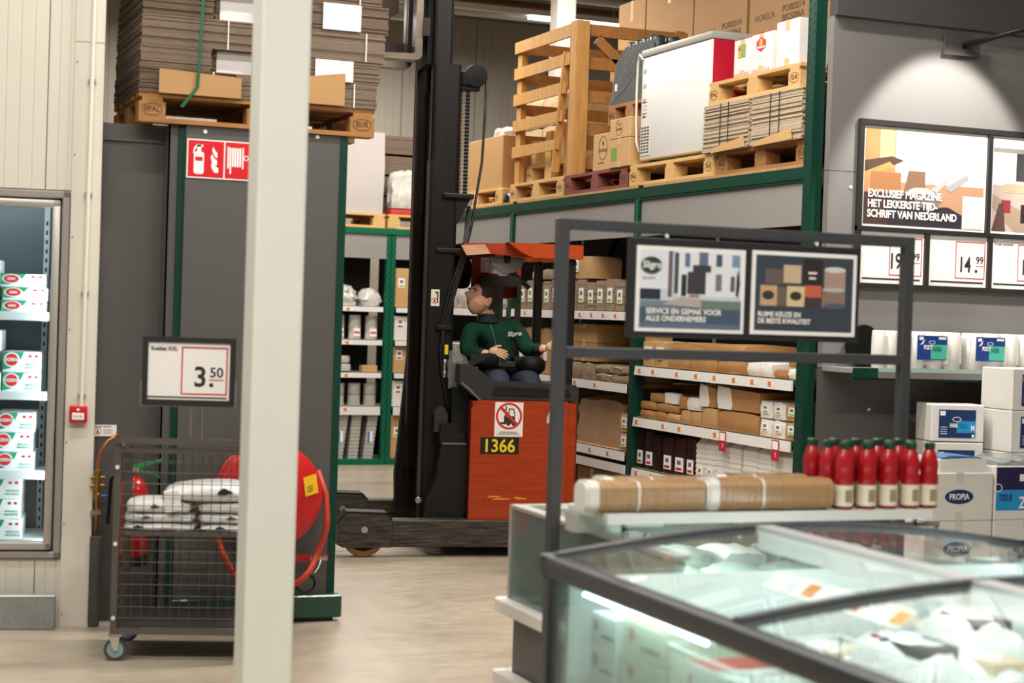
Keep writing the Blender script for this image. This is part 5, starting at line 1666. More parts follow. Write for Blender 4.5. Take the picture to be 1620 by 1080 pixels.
# ================================================================ POSTER WALL
PB = thing('poster_board', 'black frame of food posters and price cards on the grey wall', 'poster frame', (5.13, 8.05, 0))
pfr = mat('poster_frame', '#2b2928', .4)
g = G()
g.box(.18, 2.35, -.03, -.001, 2.728, 2.758).box(.18, 2.35, -.03, -.001, 2.132, 2.156).box(.18, 2.35, -.03, -.001, 1.808, 1.835)
g.obj('frame_rail', pfr, PB)
for x, z0, z1 in ((.18, 1.835, 2.728), (1.062, 2.156, 2.728), (.645, 1.835, 2.132), (1.085, 1.835, 2.132), (1.53, 1.835, 2.132), (1.95, 2.156, 2.728), (2.32, 1.835, 2.728)):
    G().box(x, x + .03, -.028, -.001, z0, z1).obj('frame_upright', pfr, PB)
def photo(par, x0, x1, z0, z1, shapes, y=-.012, bg='#8a6b56', border=.014, name='poster'):
    """flat printed poster: white border, ground colour and printed shapes (u,v in 0..1)"""
    p = G().box(x0, x1, y, y + .006, z0, z1).obj(name, paper, par)
    bx0, bx1, bz0, bz1 = x0 + border, x1 - border, z0 + border, z1 - border
    G().rect(bx0, bx1, bz0, bz1, y - .0004).obj('print_ground', mat('print_' + bg, bg, .5), p)
    for k, (hx, pts) in enumerate(shapes):
        G().flat([(bx0 + (bx1 - bx0) * u, bz0 + (bz1 - bz0) * v) for u, v in pts], y - .0007 - .00012 * k).obj('print_shape', mat('print_' + hx, hx, .5), p)
    return p
def R4(a, b, c, d):
    return [(a, c), (b, c), (b, d), (a, d)]
def ell(cx, cz, rx, rz, n=16):
    return circ(cx, cz, rx, n, rz)
P1 = photo(PB, .212, 1.06, 2.158, 2.726, [
    ('#c98f5e', R4(0, .25, .35, 1)), ('#e0b78a', R4(.12, .24, .6, 1)), ('#efe9e2', R4(.25, 1, .45, 1)), ('#d9d3cf', R4(.62, .70, .6, .95)), ('#5b4336', [(0, .52), (.0, .66), (.22, .72), (.32, .68), (.2, .6)]),
    ('#c49a5c', [(0, .47), (0, .54), (.2, .66), (.24, .62)]), ('#a9764c', [(.05, .3), (.3, .3), (.3, .55), (.05, .55)]), ('#8a6a52', [(.32, .33), (.5, .33), (.5, .58), (.36, .58)]), ('#cbbfb6', ell(.47, .36, .11, .05)),
    ('#b9b2b0', [(.55, .4), (.7, .55), (.72, .52), (.6, .36)]), ('#a8a3a3', [(.66, .42), (.85, .58), (.87, .53), (.72, .38)]), ('#4a3530', R4(0, .42, 0, .33)), ('#352c34', [(.2, 0), (.86, 0), (.82, .14), (.7, .22), (.5, .2), (.2, .18)]), ('#7e746f', R4(.42, .62, .2, .34)),
    ('#d8d5d6', R4(.82, 1, .0, .35))], bg='#b98f70')
tx = mat('poster_white', '#f4f2ee', .5)
text('EXCLUSIEF MAGAZINE\nHET LEKKERSTE TIJD-\nSCHRIFT VAN NEDERLAND', .060, tx, P1, (.25, -.0165, 2.325), bold=.0018, sx=.83)
photo(PB, 1.094, 1.948, 2.158, 2.726, [('#e8e4e0', R4(0, 1, .5, 1)), ('#8d8a86', R4(0, .3, .85, .9)), ('#3c3b3a', R4(.2, .3, .55, .85)), ('#a28a78', [(.0, .4), (.3, .2), (.4, .0), (.2, 0), (.0, .25)]), ('#c9a58a', R4(.1, .6, .42, .52)), ('#93323c', R4(.08, .16, .2, .34)), ('#5b4038', [(.0, 0), (.06, .3), (.1, .3), (.12, 0)]), ('#2d2422', R4(.25, .7, .1, .3))], bg='#b7a79c')
def price_card(x0, x1, a, b, head, ox=.51):
    c = G().box(x0, x1, -.014, -.008, 1.837, 2.130).obj('price_card', paper, PB)
    w_ = x1 - x0
    G().ring([(x0 + w_ * .46, 1.885), (x1 - .012, 1.885), (x1 - .012, 2.10), (x0 + w_ * .46, 2.10)], [(x0 + w_ * .46 + .005, 1.89), (x1 - .017, 1.89), (x1 - .017, 2.095), (x0 + w_ * .46 + .005, 2.095)], 'y', -.0152, -.0142).obj('red_box', redink, c)
    text(a, .125, ink, c, (x0 + w_ * ox, -.0148, 1.925), bold=.002, sx=.72)
    text('.', .125, ink, c, (x0 + w_ * .79, -.0148, 1.925), bold=.002)
    text(b, .06, ink, c, (x0 + w_ * .815, -.0148, 1.975), bold=.0006, sx=.9)
    G().rect(x0 + w_ * .815, x0 + w_ * .95, 1.958, 1.962, -.0148).obj('red_underline', redink, c)
    G().rect(x0 + .02, x1 - .02, 1.858, 1.868, -.0148).obj('black_rule', ink, c)
    text(head, .022, ink, c, (x0 + .02, -.0148, 2.09), sx=.9)
price_card(.212, .643, '19', '99', 'magazijn\n60x30 m\n2 st', .45)
price_card(.677, 1.083, '14', '99', '')
price_card(1.117, 1.528, '15', '99', 'Propia handdoek')
price_card(1.562, 2.318, '12', '49', 'Propia rol')
# spotlight on an arm above the posters
SP = thing('wall_spotlight', 'black spotlight arm on a steel plate above the posters', 'lamp', (5.13, 8.05, 0))
G().box(.72, .965, -.036, -.0305, 3.165, 3.275).obj('wall_plate', mat('plate_grey', '#5a5653', .5, metal=.3, vary=.15), SP)
G().tube([(.84, -.036, 3.22), (1.16, -.30, 3.33), (1.9, -.7, 3.55)], .016, 10).obj('arm', black, SP, smooth=True)
G().lathe([(.03, -.06), (.05, -.05), (.055, .06), (.05, .065)], 18, (1.9, -.72, 3.6)).obj('lamp_head', black, SP, smooth='auto')
spot('poster_spot', (7.03, 7.33, 3.5), (7.03, 8.05, 2.32), 120, 60, .4)
SP2 = thing('wall_spotlight', 'black spotlight hanging above the picture in front of the posters', 'lamp', (5.86, 7.2, 3.72))
G().lathe([(.03, .08), (.05, .075), (.055, -.03), (.05, -.035)], 18).obj('lamp_head', black, SP2, smooth='auto')
G().tube([(0, 0, .08), (0, 0, CEIL - 3.72)], .01, 8).obj('stem', black, SP2)
spot('poster_spot', (5.86, 7.2, 3.66), (5.86, 8.05, 2.30), 240, 58, .35)

# ---- wall shelf with rolls of paper
WS = thing('wall_shelf', 'grey wall shelf with a green bracket below the posters', 'shelf', (5.13, 8.05, 0))
G().box(-.0, 3.0, -.30, -.002, 1.335, 1.36).obj('shelf_board', mat('shelf_grey_board', '#8d8a86', .5), WS)
G().box(.0, 3.0, -.305, -.30, 1.345, 1.365).obj('glass_edge', mat('green_glass_edge', '#9db8ab', .2), WS)
G().box(.16, 3.0, -.312, -.3055, 1.31, 1.345).obj('price_rail', mat('rail_grey', '#77716e', .4), WS)
G().box(.0, .16, -.312, -.3055, 1.31, 1.365).obj('green_bracket', green, WS)
G().box(.0, 3.0, -.305, -.28, 1.30, 1.31).obj('lower_rail', green, WS)
blue = mat('label_navy', '#143a86', .5)
teal = mat('label_teal', '#4db89c', .5)
cyan = mat('label_cyan', '#1f93cf', .5)
roll_m = mat('tissue_white', '#e4e1da', .6, bump=.15, bscale=30)
def roll_pack(x, w_, label, lab=True):
    t = thing('paper_roll_pack', label, 'paper rolls', (5.13 + x, 7.775, 1.366), 0, 'paper roll packs on the wall shelf')
    n = 3
    for k in range(n):
        r_ = w_ / n / 2
        G().lathe([(r_ * .92, 0), (r_, .006), (r_, .2), (r_ * .92, .206)], 20, (r_ + k * 2 * r_, r_, 0)).obj('roll', roll_m, t, smooth='auto')
    G().rbox(.0, w_, .015, r_ * 2 - .01, .02, .19, .012).obj('film_wrap', mat('white_film', '#e9e7e2', .25, coat=.5, bump=.25, bscale=12), t, smooth='auto')
    if lab:
        l = G().box(w_ * .12, w_ * .66, -.004, .012, .05, .185).obj('label', blue, t)
        G().rect(w_ * .36, w_ * .66, .055, .135, -.0046).obj('teal_field', teal, l)
        text('POETS', .034, paper, l, (w_ * .23, -.0046, .108), sx=.6, bold=.001)
        text('PAPIER', .034, mat('label_teal_dark', '#1d7d74', .5), l, (w_ * .38, -.0052, .1), sx=.6, bold=.001)
        G().ring(circ(w_ * .38, .148, .022, 16, .01), circ(w_ * .38, .148, .019, 16, .0075), 'y', -.005, -.0042).obj('oval_mark', paper, l)
        G().rect(w_ * .14, w_ * .22, .16, .178, -.0046).rect(w_ * .5, w_ * .64, .165, .178, -.0046).obj('white_print', paper, l)
        G().flat([(w_ * .15, .13), (w_ * .2, .15), (w_ * .25, .165), (w_ * .22, .14)], -.0048).obj('cloth_mark', paper, l)
roll_pack(.17, .22, 'white paper roll pack without label left on the wall shelf', False)
roll_pack(.395, .36, 'paper roll pack with blue and green label above the bottles')
roll_pack(.79, .36, 'paper roll pack with blue and green label, second from left')
roll_pack(1.16, .36, 'paper roll pack with blue and green label at the picture edge')
# black round thing leaning on the wall behind the rolls
o = G().lathe([(.02, -.006), (.115, -.006), (.12, 0), (.115, .006), (.02, .006)], 32, (0, 0, .12), 'y').obj('black_disc', black, None, (5.13 + .24, 8.012, 1.3615), smooth='auto')
tag(o, 'round black disc leaning on the wall behind the paper rolls', 'disc')

# ---- boxes on the floor below
boxw = mat('tissue_box_white', '#dcd9d3', .5, vary=.03)
navy = mat('box_navy', '#15305f', .5)
def plain_pallet():
    pass
def tissue_box(x, y, z, w_, d_, h_, kind, label):
    o = G().rbox(0, w_, 0, d_, 0, h_, .005).obj('tissue_box', boxw, None, (x, y, z + .0006))
    tag(o, label, 'box', 'tissue boxes below the wall shelf')
    if kind == 'P':
        G().flat(circ(w_ * .5, h_ * .5, .09, 28, .038), -.0008).obj('oval_logo', navy, o)
        text('PROPIA', .044, paper, o, (w_ * .5, -.0016, h_ * .5 - .014), align='CENTER', bold=.0008, sx=.85)
        for zz in (0, h_ * .82):
            G().box(w_ * .5 - .025, w_ * .5 + .025, -.0012, 0, zz, zz + h_ * .18).obj('tape', mat('white_tape', '#cfc9be', .35), o)
    elif kind == 'H':
        l = G().rect(w_ * .14, w_ * .84, h_ * .1, h_ * .86, -.0008).obj('label', navy, o)
        G().rect(w_ * .48, w_ * .84, h_ * .24, h_ * .56, -.0014).obj('cyan_field', cyan, l)
        G().ring(circ(w_ * .48, h_ * .6, .026, 16, .014), circ(w_ * .48, h_ * .6, .022, 16, .011), 'y', -.002, -.0012).obj('oval_mark', paper, l)
        text('HAND', h_ * .16, paper, l, (w_ * .35, -.0016, h_ * .38), sx=.55, bold=.0008)
        text('TISSUE', h_ * .16, mat('label_blue_mid', '#1b6fa8', .5), l, (w_ * .49, -.002, h_ * .38), sx=.6, bold=.0008)
        text('M', h_ * .2, paper, l, (w_ * .75, -.002, h_ * .3), sx=.7, bold=.0012)
        G().rect(w_ * .16, w_ * .26, h_ * .7, h_ * .82, -.0014).obj('barcode', paper, l)
        G().rect(w_ * .77, w_ * .82, h_ * .12, h_ * .2, -.0014).obj('barcode', paper, l)
        for k in range(4):
            G().rect(w_ * .17, w_ * .3, h_ * (.2 + k * .06), h_ * (.215 + k * .06), -.0014).obj('print_line', paper, l)
    elif kind == 'Z':
        l = G().rect(0.01, w_ * .95, h_ * .18, h_ * .98, -.0008).obj('label', mat('box_violet', '#1d1b4a', .5), o)
        G().rect(.01, w_ * .95, h_ * .18, h_ * .56, -.0014).obj('cyan_field', cyan, l)
        text('TISSUE', h_ * .17, navy, l, (w_ * .12, -.002, h_ * .36), sx=.6, bold=.001)
        text('Z', h_ * .3, paper, l, (w_ * .72, -.002, h_ * .22), sx=.8, bold=.002)
        G().rect(w_ * .72, w_ * .9, h_ * .72, h_ * .85, -.0014).obj('barcode', paper, l)
        G().ring(circ(w_ * .08, h_ * .6, .03, 16, .022), circ(w_ * .08, h_ * .6, .026, 16, .018), 'y', -.002, -.0012).obj('oval_mark', paper, l)
    return o
y = 7.2
for k, (z0, h_) in enumerate(((0, .30), (.3015, .29), (.593, .252))):
    tissue_box(5.235, y, z0, .43, .265, h_, 'P', 'white box with oval logo behind the red bottles, %s from below' % ORD[k])
for k, (z0, h_) in enumerate(((0, .30), (.3015, .29))):
    tissue_box(5.675, y, z0, .43, .265, h_, 'P', 'white box with oval logo at the picture edge, %s from below' % ORD[k])
tissue_box(5.675, y, .593, .22, .265, .285, 'Z', 'white and blue tissue box marked Z at the picture edge')
tissue_box(5.905, y, .593, .22, .265, .285, 'Z', 'white and blue tissue box marked Z beyond the picture edge')
for k in range(4):
    o = tissue_box(5.61, 7.68, .0 + (0, .335, .67, .97)[k] if k else 0, .31, .21, (.33, .33, .295, .205)[k], 'H', 'white tissue box with navy label in the low stack, %s from below' % ORD[k])
    o.rotation_euler = (0, 0, R(-12))
for k in range(6):
    tissue_box(5.98, 7.47, k * .2315, .46, .27, .229, 'H', 'white tissue box with navy label in the tall right stack, %s from below' % ORD[k])
o = pillow(.30, .26, .075, 6, .05, .003, 500).obj('towel_pack', mat('towel_white', '#e3e0da', .5, bump=.15), None, (5.33, 7.215, .8466), smooth='auto')
tag(o, 'white folded towel pack on top of the oval logo box', 'towels')
G().prism([(.02, .0755), (.28, .0755), (.2, .084), (.06, .086)], 'y', .0, .2).obj('blue_wrap', mat('wrap_blue', '#1c55b0', .3, coat=.4, hex2='#3aa0e0', vscale=9), o)
o = pillow(.34, .25, .05, 7, .4, .01, 501).obj('loose_film', clear, None, (5.68, 7.21, .8795), smooth='auto')
tag(o, 'crumpled clear film lying on the Z tissue boxes', 'film')
# ================================================================ FOREGROUND: sign frame, glass display case, island freezer
fg = mat('frame_anthracite', '#4b4d50', .4, metal=.3, vary=.06, vscale=6)
SF = thing('sign_frame', 'dark grey tube frame carrying two posters over the display case', 'frame', (0, 5.75, 0))
for x in (2.50, 4.045):
    G().rbox(x, x + .045, 0, .045, 0, 1.963, .003).obj('post', fg, SF)
G().rbox(2.545, 4.045, 0, .045, 1.921, 1.963, .003).obj('top_bar', fg, SF)
G().rbox(2.545, 4.045, 0, .045, 1.44, 1.48, .003).obj('middle_bar', fg, SF)
for x in (2.95, 3.62):
    G().tube([(x, .02, 1.925), (x, -.002, 1.915), (x, -.003, 1.908)], .007, 6).obj('hook', white_m, SF)
SB = thing('poster_sign', 'black double sign frame with a street photo and a food jar photo', 'sign', (0, 5.745, 0))
G().rbox(2.776, 3.806, -.03, -.004, 1.525, 1.905, .004).obj('backing', mat('sign_black', '#232427', .45), SB)
PA = photo(SB, 2.806, 3.275, 1.548, 1.873, [
    ('#c9ced4', R4(0, 1, .35, 1)), ('#e3e5e8', R4(.36, 1, .42, 1)), ('#dfe2e6', R4(0, .27, .5, 1)), ('#27303a', R4(0, .2, .36, .5)), ('#6d5a66', R4(.27, .31, .4, 1)), ('#43464e', R4(.33, .37, .45, .98)),
    ('#5c7896', R4(.43, .48, .8, .98)), ('#5f7288', R4(.57, .66, .78, 1)), ('#4a5866', R4(.74, .80, .82, .98)), ('#7d93ac', R4(.90, .98, .82, .98)), ('#3a3c42', R4(.51, .69, .74, .83)), ('#3d3b3f', R4(.46, .64, .45, .74)), ('#2c2b30', R4(.40, .45, .42, .7)),
    ('#77797e', R4(.74, .8, .5, .72)), ('#57616c', R4(.89, .93, .5, .7)), ('#2d343c', [(.945, .45), (.97, .42), (.985, .6), (.97, .82), (.95, .7)]), ('#9a7f7a', R4(.48, .58, .41, .44)), ('#b3a79d', [(.2, .3), (.4, .4), (.62, .38), (.6, .27)]), ('#6c7f74', R4(.6, 1, .25, .37)), ('#46586a', R4(0, 1, 0, .26)), ('#5d7085', R4(.0, 1, .0, .06))], -.036, '#6f8090', .016)
G().flat(ell(2.866, 1.80, .045, .032, 20), -.041).obj('logo_oval', mat('logo_green', '#26453a', .5), PA)
text('Sligro', .036, tx, PA, (2.868, -.0415, 1.79), align='CENTER', bold=.0006, shear=.1)
text('gastronomie', .011, mat('soft_grey_ink', '#8a9097', .6), PA, (2.83, -.0415, 1.75))
text('SERVICE EN GEMAK VOOR\nALLE ONDERNEMERS', .0295, tx, PA, (2.848, -.0415, 1.617), bold=.0007, sx=.92)
PBb = photo(SB, 3.306, 3.784, 1.549, 1.876, [
    ('#3a424c', R4(0, 1, .0, 1)), ('#6a5a58', R4(.1, .27, .62, .82)), ('#c9b191', R4(.28, .46, .64, .88)), ('#2f2524', R4(.48, .68, .62, .97)), ('#a98f86', R4(.70, .92, .58, .84)), ('#d3cfcd', ell(.81, .84, .11, .04)),
    ('#c4a37e', R4(.05, .22, .33, .6)), ('#705f55', R4(.22, .32, .33, .58)), ('#d6c296', R4(.32, .5, .33, .6)), ('#c4654a', R4(.5, .67, .46, .62)), ('#433a3b', R4(.5, .67, .33, .46)), ('#8c7466', R4(.68, .92, .33, .56)), ('#b7b3b2', ell(.80, .57, .12, .03)),
    ('#3b3330', ell(.13, .47, .06, .06)), ('#3b3330', ell(.41, .47, .06, .06)), ('#e2dfda', R4(.53, .62, .77, .8)), ('#e2dfda', R4(.54, .61, .70, .73)), ('#4f5965', ell(.82, .35, .12, .04))], -.036, '#39424d', .016)
text('RUIME KEUZE EN\nDE BESTE KWALITEIT', .0275, tx, PBb, (3.334, -.0415, 1.62), bold=.0007, sx=.92)

# ---- glass display case
DC = thing('glass_display_case', 'low glass-sided display case with white bumper rails', 'display case', (0, 0, 0))
X0, X1, Y0, Y1 = 2.63, 4.01, 4.98, 6.46
casegrey = mat('case_grey', '#5e5c5b', .5, vary=.05)
bump_w = mat('bumper_white', '#d6d4cd', .5, vary=.04)
G().box(X0 + .02, X1 - .02, Y0 + .02, Y1 - .02, .0, .40).obj('base', casegrey, DC)
g = G()
for z0, z1 in ((.352, .412), (.05, .11)):
    G().rbox(X0 - .045, X0 + .02, Y0, Y1 + .045, z0, z1, .008).obj('bumper_rail', bump_w, DC)
    G().rbox(X0 + .021, X1, Y1 - .02, Y1 + .045, z0, z1, .008).obj('bumper_rail', bump_w, DC)
cg_ = glass('case_glass', '#d8ece6', .8, .03, haze=.13)
G().box(X0, X0 + .008, Y0, Y1, .41, .79).obj('glass_pane', cg_, DC)
G().box(X0 + .04, X0 + .048, Y0 + .02, Y1 - .02, .41, .78).obj('glass_pane', cg_, DC)
G().box(X0, X1, Y1 - .008, Y1, .41, .79).obj('glass_pane', cg_, DC)
rim = mat('case_rim', '#b9b7b0', .4, metal=.3)
G().box(X0 - .004, X0 + .055, Y0, Y1 + .004, .788, .803).obj('rim', rim, DC)
G().box(X0 + .055, X1, Y1 - .05, Y1 + .004, .788, .803).obj('rim', rim, DC)
G().box(X0 - .004, X0 + .014, Y1 - .014, Y1 + .004, .41, .79).obj('corner_strip', rim, DC)
bk = mat('black_wire', '#3a4042', .5)
for k in range(6):
    g = G()
    y_ = 5.1 + k * .22
    for q in range(7):
        g.tube([(X0 + .08, y_, .44 + q * .05), (X0 + .08, y_ + .19, .44 + q * .05)], .003, 5)
    for q in range(5):
        g.tube([(X0 + .08, y_ + q * .0475, .43), (X0 + .08, y_ + q * .0475, .76)], .003, 5)
    g.obj('wire_divider', bk, DC)
for k in range(10):
    o = pillow(.2, .26, .3, 6, .1, .006, 520 + k).obj('freezer_pack', mat('pack_tint%d' % (k % 3), ('#b4c8be', '#d9e4de', '#a3b5ab')[k % 3], .4, coat=.3), None, (2.75 + (k % 5) * .25, 5.25 + (k // 5) * .5, .4015), smooth='auto')
    tag(o, 'pale pack inside the glass display case, %s from left in the %s row' % (ORD[k % 5], ('near', 'far')[k // 5]), 'packaging', 'packs in the glass case')
area('case_fill_light', (X0 + .12, 5.72, .775), .03, 1.3, 16, (0, R(-25), 0), (.9, 1, .97))  # added light without a fixture, brightens the inside of the case
# shelf on tubular support above the case
SH = thing('case_shelf', 'pale shelf on grey tube brackets above the glass case', 'shelf', (0, 0, 0))
G().rbox(2.55, 3.93, 5.36, 5.70, .872, .8985, .003).obj('shelf_board', mat('shelf_pale', '#c9ccc8', .4), SH)
G().box(2.55, 3.93, 5.352, 5.36, .862, .8995).obj('front_edge', mat('edge_white', '#dcdeda', .3), SH)
tubeg = mat('bracket_grey', '#8e918e', .4, metal=.4)
G().box(2.62, 3.98, 5.37, 5.385, .835, .848).obj('bracket_bar', tubeg, SH)
G().box(2.72, 4.02, 5.43, 5.445, .822, .834).obj('bracket_bar', tubeg, SH)
for x in (2.62, 3.10, 3.86):
    G().box(x, x + .014, 5.37, 5.385, .802, .872).obj('bracket_leg', tubeg, SH)
for x in (2.74, 4.005):
    G().box(x, x + .014, 5.43, 5.445, .804, .834).obj('bracket_leg', tubeg, SH)
G().box(2.54, 2.9, 5.60, 5.70, .8, .872).obj('shelf_support', rim, SH)
# rolls of brown paper plates in film
plate = mat('brown_paper_plates', '#a8855c', .45, vary=.1, vscale=3, stretch=(30, 1, 1), coat=.35)
filmw = mat('film_white_end', '#ddd9d2', .3, coat=.4, bump=.3, bscale=14)
def plate_roll(x, y, ln, r_, label):
    t = thing('plate_roll', label, 'paper plates', (x, y, .9002))
    g = G()
    n = int(ln / .012)
    prof = []
    pts = rrect(-r_ * 1.0, r_ * 1.0, 0, r_ * 1.9, r_ * .55, 4)
    for i in range(n):
        k_ = 1.0 - .03 * (i % 2) - .02 * math.sin(i * .7)
        g.prism([(p[0] * k_, (p[1] - r_) * k_ + r_) for p in pts], 'x', .03 + i * .012, .03 + (i + 1) * .012)
    g.obj('plates', plate, t, smooth=False)
    G().prism([(p[0] * .9, (p[1] - r_) * .9 + r_) for p in pts], 'x', .0, .012).prism([(p[0] * 1.02, (p[1] - r_) * 1.02 + r_ + .001) for p in pts], 'x', .010, .05).obj('film_end', filmw, t)
    for k in range(1):
        G().prism([(p[0] * 1.025, (p[1] - r_) * 1.025 + r_ + .001) for p in pts], 'x', ln * .45, ln * .47).obj('film_fold', filmw, t)
    return t
plate_roll(2.475, 5.43, .45, .058, 'roll of brown paper plates in film left on the pale shelf')
plate_roll(2.958, 5.43, .51, .062, 'roll of brown paper plates in film next to the red bottles')
plate_roll(2.60, 5.57, .45, .058, 'roll of brown paper plates behind the left front roll')
plate_roll(3.07, 5.57, .38, .062, 'roll of brown paper plates behind the right front roll')
# bottles
bred = mat('sauce_red', '#a8141c', .25, coat=.4, vary=.08, vscale=12)
bcap = mat('cap_green', '#12402f', .4)
blab = mat('bottle_label', '#e0d6bd', .6)
bmark = mat('label_brown', '#9a8a6a', .6)
_bb = G().lathe([(.03, 0), (.036, .006), (.036, .095), (.0365, .098), (.0365, .118), (.033, .135), (.0355, .155), (.035, .175), (.026, .21), (.017, .228), (.016, .232)], 24).mesh('bottle_body', bred, 'auto')
_bl = G().lathe([(.0368, .012), (.0368, .092)], 24).mesh('label', blab, 'auto')
_bc = G().lathe([(.018, .226), (.0205, .229), (.0205, .25), (.016, .254)], 18).mesh('cap', bcap, 'auto')
_bp = G().box(-.014, .014, -.0374, -.034, .03, .075).mesh('label_print', bmark)
_bs = G().lathe([(.0372, .008), (.0372, .013)], 24).mesh('label_rim', mat('rim_dark_red', '#6a1013', .5))
nbt = 0
for row, (yy, xs) in enumerate(((5.405, (3.565, 3.668, 3.765, 3.865, 3.905 + .04)), (5.495, (3.545, 3.635, 3.73, 3.825, 3.92)), (5.585, (3.53, 3.63, 3.73, 3.83, 3.93)), )):
    for c, xx in enumerate(xs):
        if xx > 3.93:
            xx = 3.93 if row else 3.95
        t = thing('sauce_bottle', 'red sauce bottle with green cap, %s from left in the %s row on the shelf' % (ORD[c], ('front', 'middle', 'back')[row]), 'bottle', (xx - (.005 if row == 0 else 0), yy, .8992), 0, 'red sauce bottles')
        t.rotation_euler = (0, 0, .3 * math.sin(nbt * 3.1))
        b_ = link('bottle_body', _bb, t)
        l_ = link('label', _bl, t)
        link('label_rim', _bs, l_)
        link('label_print', _bp, l_)
        link('cap', _bc, t)
        nbt += 1

# ---- island freezer with curved sliding lids
IF = thing('island_freezer', 'large island freezer with curved glass lids in the foreground', 'freezer', (0, 0, 0))
FX0, FX1, FY0, FY1 = 2.035, 3.86, 1.95, 4.70
frz = mat('freezer_dark_rail', '#3a3d40', .35, metal=.35, vary=.05)
frg = mat('freezer_body_grey', '#6a6d6e', .5)
def arch(x, top=.0):
    t = (x - FX0) / (FX1 - FX0)
    return .855 + .082 * math.sin(PI * t) + top
G().box(FX0 + .03, FX1 - .03, FY0, FY1 - .03, 0, .40).obj('base', frg, IF)
lin_w = mat('freezer_inner_white', '#dfe7e6', .4)
G().box(FX0 + .06, FX1 - .06, FY0, FY1 - .06, .40, .42).obj('inner_floor', lin_w, IF)
G().box(FX0 + .01, FX0 + .05, FY0, FY1, .38, .44).obj('lower_side_rail', frz, IF)
G().box(FX1 - .05, FX1 - .02, FY0, FY1 - .02, .40, .82).obj('far_side', lin_w, IF)
fgl = glass('freezer_front_glass', '#e6f3f1', .45, .02, haze=.05)
G().box(FX0 + .06, FX1 - .06, FY1 - .05, FY1 - .03, .42, .80).obj('bright_end_panel', lin_w, IF)  # white panel added behind the end glass as a bright surface
G().box(FX0 + .012, FX0 + .022, FY0, FY1 - .03, .44, .80).obj('front_glass', fgl, IF)
G().box(FX0 + .03, FX1 - .03, FY1 - .022, FY1 - .012, .42, .82).obj('end_glass', fgl, IF)
G().rbox(FX0 - .012, FX0 + .05, FY0, FY1 + .005, .800, .862, .012, 3).obj('side_rail', frz, IF, smooth='auto')
G().rbox(FX0 - .014, FX0 + .05, FY1 - .02, FY1 + .03, .795, .866, .008, 2).obj('corner_cap', frz, IF, smooth='auto')
G().box(FX0 - .004, FX0 + .036, FY1 - .035, FY1 + .0, .0, .80).obj('corner_post', frz, IF)
G().rbox(FX1 - .05, FX1 + .012, FY0, FY1 + .005, .800, .862, .012, 3).obj('side_rail', frz, IF, smooth='auto')
def arch_rail(y, w_, h_, name, x0=FX0 + .03, x1=FX1 - .03, m_=frz, lift=.012):
    n = 30
    g = G()
    vs_, fs = [], []
    for i in range(n + 1):
        x = x0 + (x1 - x0) * i / n
        z = arch(x) + lift
        vs_ += [(x, y - w_ / 2, z), (x, y + w_ / 2, z), (x, y + w_ / 2, z - h_), (x, y - w_ / 2, z - h_)]
    for i in range(n):
        for k in range(4):
            fs.append((i * 4 + k, i * 4 + (k + 1) % 4, (i + 1) * 4 + (k + 1) % 4, (i + 1) * 4 + k))
    fs += [(0, 1, 2, 3), tuple(n * 4 + k for k in (3, 2, 1, 0))]
    return g.add(vs_, fs).obj(name, m_, IF, smooth='auto')
arch_rail(FY1 - .012, .04, .028, 'end_arch')
DIV = [3.585, 2.5]
for y in DIV:
    arch_rail(y, .035, .03, 'lid_arch')
CX = 2.78
lid = glass('lid_glass', '#e9f4f2', .6, .03, haze=.045)
def lid_sheet(y0, y1, x0, x1, name, dz):
    n = 24
    vs_, fs = [], []
    for i in range(n + 1):
        x = x0 + (x1 - x0) * i / n
        z = arch(x) + dz
        vs_ += [(x, y0, z), (x, y1, z)]
    for i in range(n):
        fs.append((2 * i, 2 * i + 1, 2 * i + 3, 2 * i + 2))
    return G().add(vs_, fs).obj(name, lid, IF, smooth=True)
segs = [(FY1 - .03, DIV[0] + .018), (DIV[0] - .018, DIV[1] + .018), (DIV[1] - .018, FY0)]
for k, (a, b) in enumerate(segs):
    lid_sheet(b, a, FX0 + .04, CX - .02, 'lid', 0)
    lid_sheet(b, a, CX + .03, FX1 - .04, 'lid', 0)
    G().prism([(CX - .03, arch(CX) - .012), (CX + .035, arch(CX) - .012), (CX + .035, arch(CX) + .012), (CX - .03, arch(CX) + .012)], 'y', b, a).obj('lid_edge', mat('lid_edge_alu', '#c6cacb', .3, metal=.4), IF)
    G().tube([(CX + .005, b, arch(CX) - .016), (CX + .005, a, arch(CX) - .016)], .006, 6).obj('edge_trim', mat('trim_white', '#e8ecec', .3), IF)
ledf = mat('island_led', '#f6fcff', .4, emit=14.0)
G().tube([(FX0 + .042, 4.5, .775), (FX0 + .042, 3.75, .775)], .006, 8).obj('led_tube', ledf, IF)
for lx, ry in ((FX0 + .058, -50), (FX1 - .058, 50), (CX + .02, 0)):
    area('freezer_light', (lx, 3.3, .80 if ry else .895), .02, 2.5, 4.5 if ry else 1.6, (0, R(ry), 0), (.93, 1, 1))
G().tube([(CX + .02, 4.6, .90), (CX + .02, 2.1, .90)], .008, 8).obj('led_tube', ledf, IF)
G().box(CX - .032, CX - .026, 2.0, 4.65, .872, .93).obj('led_cover', mat('trim_white', '#e8ecec', .3), IF)
G().tube([(FX1 - .065, 4.6, .79), (FX1 - .065, 2.1, .79)], .0075, 8).obj('led_tube', ledf, IF)
